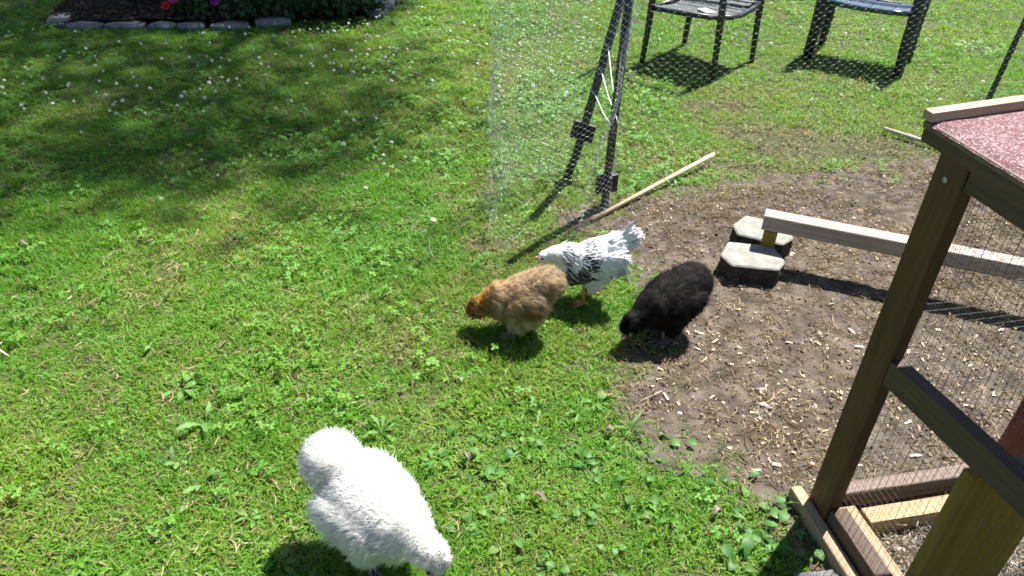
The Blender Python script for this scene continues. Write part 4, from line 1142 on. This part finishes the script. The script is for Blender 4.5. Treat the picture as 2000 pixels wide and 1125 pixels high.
def fluff(name, me, parent, n, length, lift, flow, colour, width, clumps, seed, clump=.55, wisps=.14, mess=.2):
    rg = np.random.default_rng(seed)
    P, Nn = sample_surface(me, n, rg)
    Fw = flow(P, Nn); Fw = Fw - Nn * (Fw * Nn).sum(1)[:, None]; Fw = nrm(Fw)
    lf = lift(P)[:, None] * rg.uniform(.7, 1.3, (n, 1))
    D = nrm(Nn * lf + Fw + rg.normal(0, mess, (n, 3)))
    wisp = rg.random(n) < wisps
    L = length(P) * rg.uniform(.6, 1.2, n) * np.where(wisp, 1.4, 1.0)
    idx = rg.choice(n, clumps, replace=False)
    near = np.empty(n, int)
    for s in range(0, n, 4000):
        d2 = ((P[s:s + 4000, None, :] - P[None, idx, :]) ** 2).sum(2); near[s:s + 4000] = idx[d2.argmin(1)]
    cl = rg.uniform(clump * .5, clump * 1.2, n)[:, None]
    cdir = D + rg.normal(0, .34, (n, 3))
    tip = P + D * L[:, None]
    ctip = P[near] + nrm(cdir[near]) * (L[near])[:, None]
    tip = tip * (1 - cl) + ctip * cl
    mid = P + nrm(D + Nn * .35) * (L * .5)[:, None]
    mid = mid * (1 - cl * .35) + (P[near] + nrm(D[near] + Nn[near] * .35) * (L[near] * .5)[:, None]) * (cl * .35)
    tip[:, 2] -= L * .12
    ts = (0., .4, .75)
    rows = []
    for t in ts: rows.append(P * (1 - t) ** 2 + 2 * mid * t * (1 - t) + tip * t * t)
    side = nrm(np.cross(D, Nn + rg.normal(0, .15, (n, 3))))
    w = (width * rg.uniform(.6, 1.3, n))[:, None]
    V = np.stack([rows[0] - Nn * .009 - side * w, rows[0] - Nn * .009 + side * w, rows[1] - side * w, rows[1] + side * w, rows[2] - side * w * .6, rows[2] + side * w * .6, tip], 1)
    b = np.arange(n)[:, None] * 7
    T = np.vstack([b + np.array([[0, 1, 3]]), b + np.array([[0, 3, 2]]), b + np.array([[2, 3, 5]]), b + np.array([[2, 5, 4]]), b + np.array([[4, 5, 6]])])
    V[:, :, 2] = np.maximum(V[:, :, 2], .006)
    mesh = np_mesh(name, V.reshape(-1, 3), T, True)
    nv = np.repeat(nrm(Nn + .35 * D + rg.normal(0, .10, (n, 3))), 7, axis=0)
    mesh.normals_split_custom_set_from_vertices(nv.tolist())
    c = colour(P, rg, near)
    set_col(mesh, np.repeat(np.clip(c, 0.002, .95), 7, axis=0))
    return link(name, mesh, M['fluff'], parent)

def foot(parent, x, y, z1, s, mat, spread=.5, toes=4, knee=(0, 0)):
    mb = MB()
    mb.tube([(x + knee[0], y, z1), (x + .006, y, z1 * .55), (x, y, .014 * s)], [.0075 * s, .0055 * s, .0055 * s], 8)
    o = mb.build('leg', mat, parent)
    for k in range(toes):
        a = (-.55, 0, .55, math.pi, 2.5)[k] if toes < 5 else (-.6, 0, .6, math.pi, 2.3)[k]
        l = (.036 if k < 3 else .018) * s
        d = Vector((math.cos(a), math.sin(a), 0))
        mt = MB(); c = Vector((x, y, .013 * s))
        mt.tube([c, c + d * l * .5 + Vector((0, 0, .001)), c + d * l * .9 - Vector((0, 0, .005 * s)), c + d * l * 1.15 - Vector((0, 0, .009 * s))], [.005 * s, .0045 * s, .0034 * s, .001 * s], 7)
        mt.build('toe', mat, o)
    return o

def silkie(label, loc, yaw, s, colour, seed, clump=.34, core_in=.011, wisps=.14, mess=.2, shank='grey_shank', blobs=None, eye_side=True, dens=46000, lenf=1.0):
    r = empty('hen', (loc[0], loc[1], 0), yaw); r.scale = (s, s, s)
    mb = MB()
    B = dict(tail=((-.104, 0, .228), (.054, .060, .050), 0), saddle=((-.07, 0, .212), (.062, .066, .052), .5), back=((-.03, 0, .175), (.112, .082, .070), .5), breast=((.045, 0, .145), (.066, .066, .060), .3), belly=((-.028, 0, .108), (.076, .068, .060), 0), head=((.148, 0, .100), (.034, .029, .031), .3), crest=((.14, 0, .124), (.030, .030, .025), 0))
    B.update(blobs or {})
    for k, (c, rr, t) in B.items(): mb.ell(c, rr, (0, t, 0), 18, 12)
    hd = Vector(B['head'][0])
    mb.tube([(.05, 0, .165), (.095, 0, .138), hd], [.058, .039, .028], 14)
    for q in (1, -1):
        mb.ell((-.03, q * .074, .168), (.078, .020, .040), (0, .45, 0), 14, 9)
        mb.ell((-.008, q * .042, .09), (.036, .032, .046), (0, 0, 0), 12, 8)
    me = fused('body', mb)
    P0 = np.empty(len(me.vertices) * 3, np.float32); me.vertices.foreach_get('co', P0); P0 = P0.reshape(-1, 3)
    core = me.copy(); N0 = np.empty(len(me.vertices) * 3, np.float32); me.vertices.foreach_get('normal', N0)
    core.vertices.foreach_set('co', (P0 - N0.reshape(-1, 3) * core_in).ravel()); core.update()
    set_col(core, np.clip(colour(P0, np.random.default_rng(1), np.arange(len(P0))), .002, .95))
    link('body', core, M['fluff'], r)
    tc, hc = np.array(B['tail'][0]), np.array(B['head'][0])
    def flow(P, Nn):
        F = np.tile(np.array([-1.0, 0, -.35]), (len(P), 1))
        t = np.clip(1 - np.linalg.norm(P - tc, axis=1) / .10, 0, 1)[:, None]
        F = F * (1 - t) + (nrm(P - tc - np.array([.05, 0, -.02])) * 1.2 + np.array([-.5, 0, .1])) * t * 1.5
        h = np.clip(1 - np.linalg.norm(P - hc, axis=1) / .06, 0, 1)[:, None]
        F = F + np.array([-.3, 0, .6]) * h * 1.2
        low = np.clip((.14 - P[:, 2]) / .06, 0, 1)[:, None]
        return F * (1 - low) + np.array([-.35, 0, -1]) * low
    def lift(P):
        t = np.linalg.norm(P - tc, axis=1) < .08
        h = np.linalg.norm(P - hc, axis=1) < .05
        return np.where(t, .7, np.where(h, .8, .40))
    def length(P):
        h = np.linalg.norm(P - hc, axis=1) < .052
        wing = (np.abs(P[:, 1]) > .07) & (P[:, 2] > .12) & (P[:, 0] < -.02)
        l = np.where(h, .016, np.where(wing, .040, .029))
        l = lenf * np.where(P[:, 2] < .06, .022, l)
        for q in (1, -1):
            de = np.linalg.norm(P - (hc + np.array([.010, q * .030, -.010])), axis=1)
            l = np.where(de < .018, .003, l)
        de = np.linalg.norm(P - (hc + np.array([.024, 0, -.022])), axis=1)
        return np.where(de < .016, .003, l)
    pl = fluff('plumage', me, r, dens, length, lift, flow, colour, .0006, 1700, seed, clump, wisps, mess)
    f_ = Vector((math.cos(.95), 0, -math.sin(.95)))
    tip = hd + f_ * .032
    mb = MB(); mb.tube([tip - f_ * .012, tip + f_ * .004, tip + f_ * .014, tip + f_ * .019 - Vector((.003, 0, .002))], [.011, .0085, .0045, .001], 8, squash=.8); mb.build('beak', M['beak'], r)
    mb = MB(); mb.ell(tip - f_ * .004 + Vector((.010, 0, .010)), (.009, .008, .007), u=8, v=6); mb.build('comb', M['comb'], r)
    for q in (1, -1):
        mb = MB(); mb.ell(hd + Vector((.009, q * .0305, -.006)), (.0062, .0055, .0062), u=10, v=8); mb.build('eye', M['eye'], r)
        mb = MB(); mb.ell(hd + Vector((.011, q * .0255, -.012)), (.010, .006, .009), (0, .5, 0), u=12, v=8); mb.build('face', M['beak'], r)
        mb = MB(); mb.ell(tip + Vector((-.008, q * .007, -.012)), (.005, .004, .008), u=8, v=6); mb.build('wattle', M['comb'], r)
        foot(r, .02 if q > 0 else -.012, q * .042, .085, 1.1, M[shank], toes=5)
    tag(r, label, 'hen', 'hens pecking on the lawn'); return r

def hsh(near): return ((near * 7919) % 1000 / 1000.0)
def col_buff(P, rg, near):
    n = len(P); x, y, z = P.T
    c = np.tile(np.array([.52, .385, .22]), (n, 1))
    w_ = np.sin(38 * x + 1) * np.sin(47 * z + 2) * np.sin(31 * y + .7) + .6 * np.sin(90 * x + 2) * np.sin(83 * z) + .5 * (hsh(near) - .5)
    belly = np.clip((.160 + .022 * w_ - z) / .035, 0, 1)[:, None] * np.clip((.085 - x) / .04, 0, 1)[:, None]
    back = np.clip((z - .19) / .05, 0, 1)[:, None]
    c = c * (1 - back * .6) + np.array([.45, .35, .23]) * back * .6
    c = c * (1 - belly) + np.array([.72, .63, .46]) * belly
    wing = np.clip(1 - np.hypot((x + .05 + .012 * w_) / .06, (z - .165 - .01 * w_) / .036), 0, 1)[:, None] * (np.abs(y) > .05)[:, None]
    c = c * (1 - np.minimum(wing * 1.6, 1)) + np.array([.29, .135, .05]) * np.minimum(wing * 1.6, 1)
    gp = np.clip(1 - np.hypot((x + .075) / .035, (z - .225) / .03), 0, 1)[:, None]
    c = c * (1 - .75 * gp) + np.array([.27, .225, .18]) * .75 * gp
    mt_ = np.clip(.5 + .8 * w_, 0, 1)[:, None] * (1 - belly)
    c = c * (1 - .45 * mt_) + np.array([.56, .44, .28]) * .45 * mt_
    hd = np.clip((x - .085) / .035, 0, 1)[:, None]
    c = c * (1 - hd) + np.array([.52, .30, .10]) * hd
    return c * (.62 + .62 * hsh(near))[:, None] * rg.uniform(.9, 1.1, (n, 1))
def col_white(P, rg, near):
    n = len(P); c = np.tile(np.array([.95, .945, .92]), (n, 1))
    nk = np.clip(1 - np.abs(P[:, 0] - .08) / .03, 0, 1)[:, None] * np.clip((.17 - P[:, 2]) / .04, 0, 1)[:, None]
    c = c * (1 - .35 * nk) + np.array([.82, .72, .46]) * .35 * nk
    return c * (.94 + .07 * hsh(near))[:, None]
def col_black(P, rg, near):
    n = len(P); c = np.tile(np.array([.021, .018, .019]), (n, 1))
    return c * (.5 + 1.5 * hsh(near) ** 2)[:, None] + np.array([.012, .009, .008]) * (rg.random((n, 1)) < .08)

silkie('fluffy buff and cream hen pecking in front of the speckled hen', (.016, 1.955), R(178), .90, col_buff, 21, clump=.42, shank='pale_shank')
silkie('fluffy pure white hen bending down at the bottom of the picture', (-.287, 1.078), R(-31), 1.06, col_white, 22, clump=.12, core_in=.022, wisps=.05, mess=.34, lenf=.86, dens=50000, blobs=dict(tail=((-.122, 0, .246), (.054, .054, .052), 0), saddle=((-.07, 0, .195), (.05, .05, .045), .5), head=((.142, 0, .110), (.034, .029, .031), .3), crest=((.136, 0, .130), (.029, .030, .024), 0)))
silkie('fluffy black hen pecking at the edge of the bare soil', (.50, 1.952), R(209), .92, col_black, 23, blobs=dict(tail=((-.105, 0, .212), (.062, .066, .058), 0)), lenf=.8, clump=.25)

# the sleek white hen with black laced neck
def feather_card(rg, L, w, cup, pointed, col_fn):
    """one contour feather lying along +x, seen from +z"""
    rows = 6; V, C = [], []
    for i in range(rows):
        t = i / (rows - 1)
        hw = w / 2 * ((math.sin(math.pi * min(1, .18 + .80 * t)) ** (.9 if pointed else .55)) if t < 1 else (.12 if pointed else .35))
        for u in (-1, -.5, 0, .5, 1):
            V.append((t * L - (abs(u) * .10 * L if t > .9 else 0), u * hw, .12 * L * t * (1 - t) * 2 - cup * hw * u * u - .05 * L * t * t))
            C.append(col_fn(u, t))
    F_ = [(i * 5 + k, i * 5 + k + 1, (i + 1) * 5 + k + 1, (i + 1) * 5 + k) for i in range(rows - 1) for k in range(4)]
    return np.array(V), F_, np.array(C)

def sleek_hen(label, loc, yaw, s):
    r = empty('hen', (loc[0], loc[1], 0), yaw); r.scale = (s, s, s)
    rg = np.random.default_rng(77)
    mb = MB()
    for c, rr, t in (((-.005, 0, .19), (.125, .078, .08), .5), ((.07, 0, .155), (.062, .062, .062), .3), ((-.085, 0, .245), (.07, .056, .055), .7), ((-.13, 0, .285), (.05, .028, .038), .8), ((.165, 0, .205), (.034, .026, .027), .2), ((-.03, 0, .14), (.07, .06, .05), 0)):
        mb.ell(c, rr, (0, t, 0), 18, 12)
    mb.tube([(.05, 0, .195), (.10, 0, .215), (.14, 0, .215), (.165, 0, .205)], [.062, .046, .033, .026], 14)
    for q in (1, -1):
        mb.ell((-.035, q * .066, .205), (.10, .02, .048), (0, .45, 0), 14, 9)
        mb.ell((-.012, q * .034, .115), (.034, .028, .05), (0, 0, 0), 12, 8)
    me = fused('body', mb, .006, 7)
    P0 = np.empty(len(me.vertices) * 3, np.float32); me.vertices.foreach_get('co', P0); P0 = P0.reshape(-1, 3)
    set_col(me, np.tile(np.array([.78, .79, .78]), (len(P0), 1))); link('body', me, M['feather'], r)
    P, Nn = sample_surface(me, 14000, rg)
    keep = []
    for i in range(len(P)):
        x, y, z = P[i]
        d = .006 if x > .12 else (.0075 if x > .03 else .0092)
        if not keep or (np.linalg.norm(P[keep] - P[i], axis=1) > d).all(): keep.append(i)
        if len(keep) > 2400: break
    V, F_, C, = [], [], []
    for i in keep:
        x, y, z = P[i]; nn = Vector(Nn[i])
        fl = Vector((-1, 0, .15 if z > .22 else -.25))
        if x > .045: fl = Vector((-1, np.sign(y) * .15, -.55))
        if z < .13: fl = Vector((-.8, 0, -.45))
        fl = (fl - nn * fl.dot(nn)).normalized()
        fl = (fl + Vector(rg.normal(0, .09, 3))).normalized()
        up = (nn - fl * nn.dot(fl)).normalized(); sd_ = up.cross(fl)
        dark = 0.0
        if x > -.03 and z > .095 and (x > .01 or z > .15):       # cape over neck and shoulders
            cape = np.clip((.135 - x) / .035, 0, 1) * np.clip((x + .03) / .025, 0, 1)
            dark = cape * (1.0 if z < .235 else .75)
            dark = dark * (1 if rg.random() < .93 else .3)
        spot = 0.0
        if -.07 < x <= .03 and z > .15 and rg.random() < .07: spot = rg.uniform(.3, .75)
        flightdark = (x < -.06 and z < .195 and rg.random() < .45)
        if x > .12: L, w, pt = .016, .008, True
        elif x > .03: L, w, pt = .040, .0078, True
        elif x < -.05 and z > .2: L, w, pt = .042, .016, True
        else: L, w, pt = .032, .0165, False
        L *= rg.uniform(.85, 1.15); base = np.array([.84, .85, .84]) * rg.uniform(.94, 1.04)
        blk = np.array([.018, .018, .022])
        edge = .75 if z < .195 else .2
        def cf(u, t, dark=dark, spot=spot, base=base, fd=flightdark, edge=edge):
            if fd: return blk * 2 if t > .35 else base
            c = base * (1 - .10 * (abs(u) < .2))
            if dark > 0:
                k = dark * (1 if abs(u) < .6 else edge) * np.clip((t + .1) / .25, 0, 1) * (1 if t < .93 else .6)
                return c * (1 - k) + blk * k
            k = spot * (1 if abs(u) < .6 and .35 < t < .9 else 0)
            return c * (1 - k) + blk * k
        v, f, c = feather_card(rg, L, w, .35, pt, cf)
        lift_ = .10 + rg.uniform(0, .05)
        ff = (fl + up * lift_).normalized(); uu = sd_.cross(ff) * -1
        Mx = np.array([ff, sd_, up - fl * lift_ * .9]).T
        b = len(V); V += list((Mx @ v.T).T + P[i] - np.array(nn) * .003); F_ += [tuple(k + b for k in q) for q in f]; C += list(c)
    mesh = np_mesh('plumage', np.array(V), F_, True); set_col(mesh, np.clip(np.array(C), .005, .9)); link('plumage', mesh, M['feather'], r)
    # tail and wing quills, one by one
    def quill(name, at_, dirv, nv, L, w, stripe):
        dirv, nv = Vector(dirv).normalized(), Vector(nv).normalized(); sd_ = nv.cross(dirv).normalized(); nv = dirv.cross(sd_)
        blk = np.array([.03, .03, .035]); base = np.array([.78, .79, .79])
        def cf(u, t):
            k = stripe * (1 if abs(u) < .75 and u != 0 else 0) * (t > .3) * (t < .97)
            return base * (1 - k) + blk * k
        v, f, c = feather_card(rg, L, w, .25, False, cf)
        Mx = np.array([dirv, sd_, nv]).T
        mesh = np_mesh(name, (Mx @ v.T).T + np.array(at_), f, True); set_col(mesh, c); link(name, mesh, M['feather'], r)
    for k in range(10):
        q = 1 if k % 2 else -1; j = k // 2
        quill('tail_feather', (-.105 - j * .005, q * (.005 + .004 * j), .285 - j * .007), (-.50 - .09 * j, q * (.03 + .05 * j), .86 - .10 * j), (-.35 - .05 * j, q * .9, .25), .092 - .005 * j, .024, .85 if j % 2 else .6)
    for q in (1, -1):
        for k in range(7):
            quill('wing_feather', (-.04 - .007 * k, q * (.086 - .003 * k), .225 - .010 * k), (-.9, -q * .20, .50 - .06 * k), (0, q, .25), .085 - .003 * k, .022, .85 if k > 4 else (.3 if k % 2 else 0))
    mb = MB(); mb.tube([(.190, 0, .202), (.203, 0, .196), (.209, 0, .190)], [.008, .005, .001], 8); mb.build('beak', M['shank'], r)
    for k in range(4):
        mb = MB(); mb.tube([(.160 + .009 * k, 0, .226), (.157 + .009 * k, 0, .234 - .001 * k)], [.0035, .001], 6, squash=.5); mb.build('comb', M['red_comb'], r)
    for q in (1, -1):
        mb = MB(); mb.ell((.180, q * .023, .209), (.005, .0035, .005), u=10, v=8); mb.build('eye', M['eye'], r)
        mb = MB(); mb.ell((.190, q * .007, .188), (.004, .003, .006), u=8, v=6); mb.build('wattle', M['red_comb'], r)
    foot(r, .01, .038, .105, 1.25, M['shank']); foot(r, -.035, -.036, .105, 1.25, M['shank'])
    tag(r, label, 'hen', 'hens pecking on the lawn'); return r
sleek_hen('sleek white hen with black laced neck and upright tail, behind the buff hen', (.262, 2.145), R(181), .90)

# ------------------------------------------------------------------ shade trees beyond the top of the view
def shade_tree(label, base, patches, zr, n_clump, per, L, seed):
    rs = random.Random(seed); r = empty('maple_tree', (*base, 0)); blobs = []
    for i in range(n_clump):
        (cx, cy), rx, ry, rot = rs.choices(patches, weights=[p[1] * p[2] for p in patches])[0]
        while True:
            u, v = rs.uniform(-1, 1), rs.uniform(-1, 1)
            if u * u + v * v < 1: break
        gx = cx + u * rx * math.cos(rot) - v * ry * math.sin(rot); gy = cy + u * rx * math.sin(rot) + v * ry * math.cos(rot)
        z = rs.uniform(*zr); q = rs.uniform(.45, .8)
        blobs.append(((gx - SHIFT.x * z - base[0], gy - SHIFT.y * z - base[1], z), (q, q, q * .6)))
    leaf_cloud('crown', blobs, n_clump * per, L, M['tree_leaf'], r, seed); r.children[0]['kind'] = 'stuff'
    cx = sum(b[0][0] for b in blobs) / len(blobs); cy = sum(b[0][1] for b in blobs) / len(blobs)
    mb = MB(); mb.tube([(0, 0, -.1), (.05, .03, zr[0] * .4), (cx * .5, cy * .5, zr[0] * .8), (cx, cy, (zr[0] + zr[1]) / 2)], [.26, .2, .15, .05], 12); mb.build('trunk', M['bark'], r)
    for b in blobs[::max(1, len(blobs) // 8)]:
        mb = MB(); a = Vector((cx * .5, cy * .5, zr[0] * .8)); e_ = Vector(b[0]); mb.tube([a, a.lerp(e_, .5) + Vector((0, 0, .25)), e_], [.035, .022, .008], 7); mb.build('limb', M['bark'], r)
    tag(r, label, 'tree'); return r
shade_tree('tall maple standing beyond the patio chairs, out of view above', (0.0, 13.0),
           [((-2.162, 3.231), .95, .50, .3), ((-1.465, 3.333), .85, .36, .25), ((-0.959, 3.652), .60, .28, .3), ((-2.820, 4.168), 1.0, .55, .1), ((-1.993, 4.505), 1.1, .50, .1), ((-1.206, 4.380), .6, .35, .1), ((-0.544, 3.546), .22, .16, .2)], (11.0, 15.0), 230, 17, .13, 61)
shade_tree('second maple standing behind the flower bed, out of view above', (-1.8, 14.6),
           [((-2.5, 5.9), 1.3, .55, .1), ((-1.8, 6.1), .55, .4, .15), ((-3.6, 5.2), .8, .8, 0)], (9.0, 12.0), 120, 62, .13, 62)
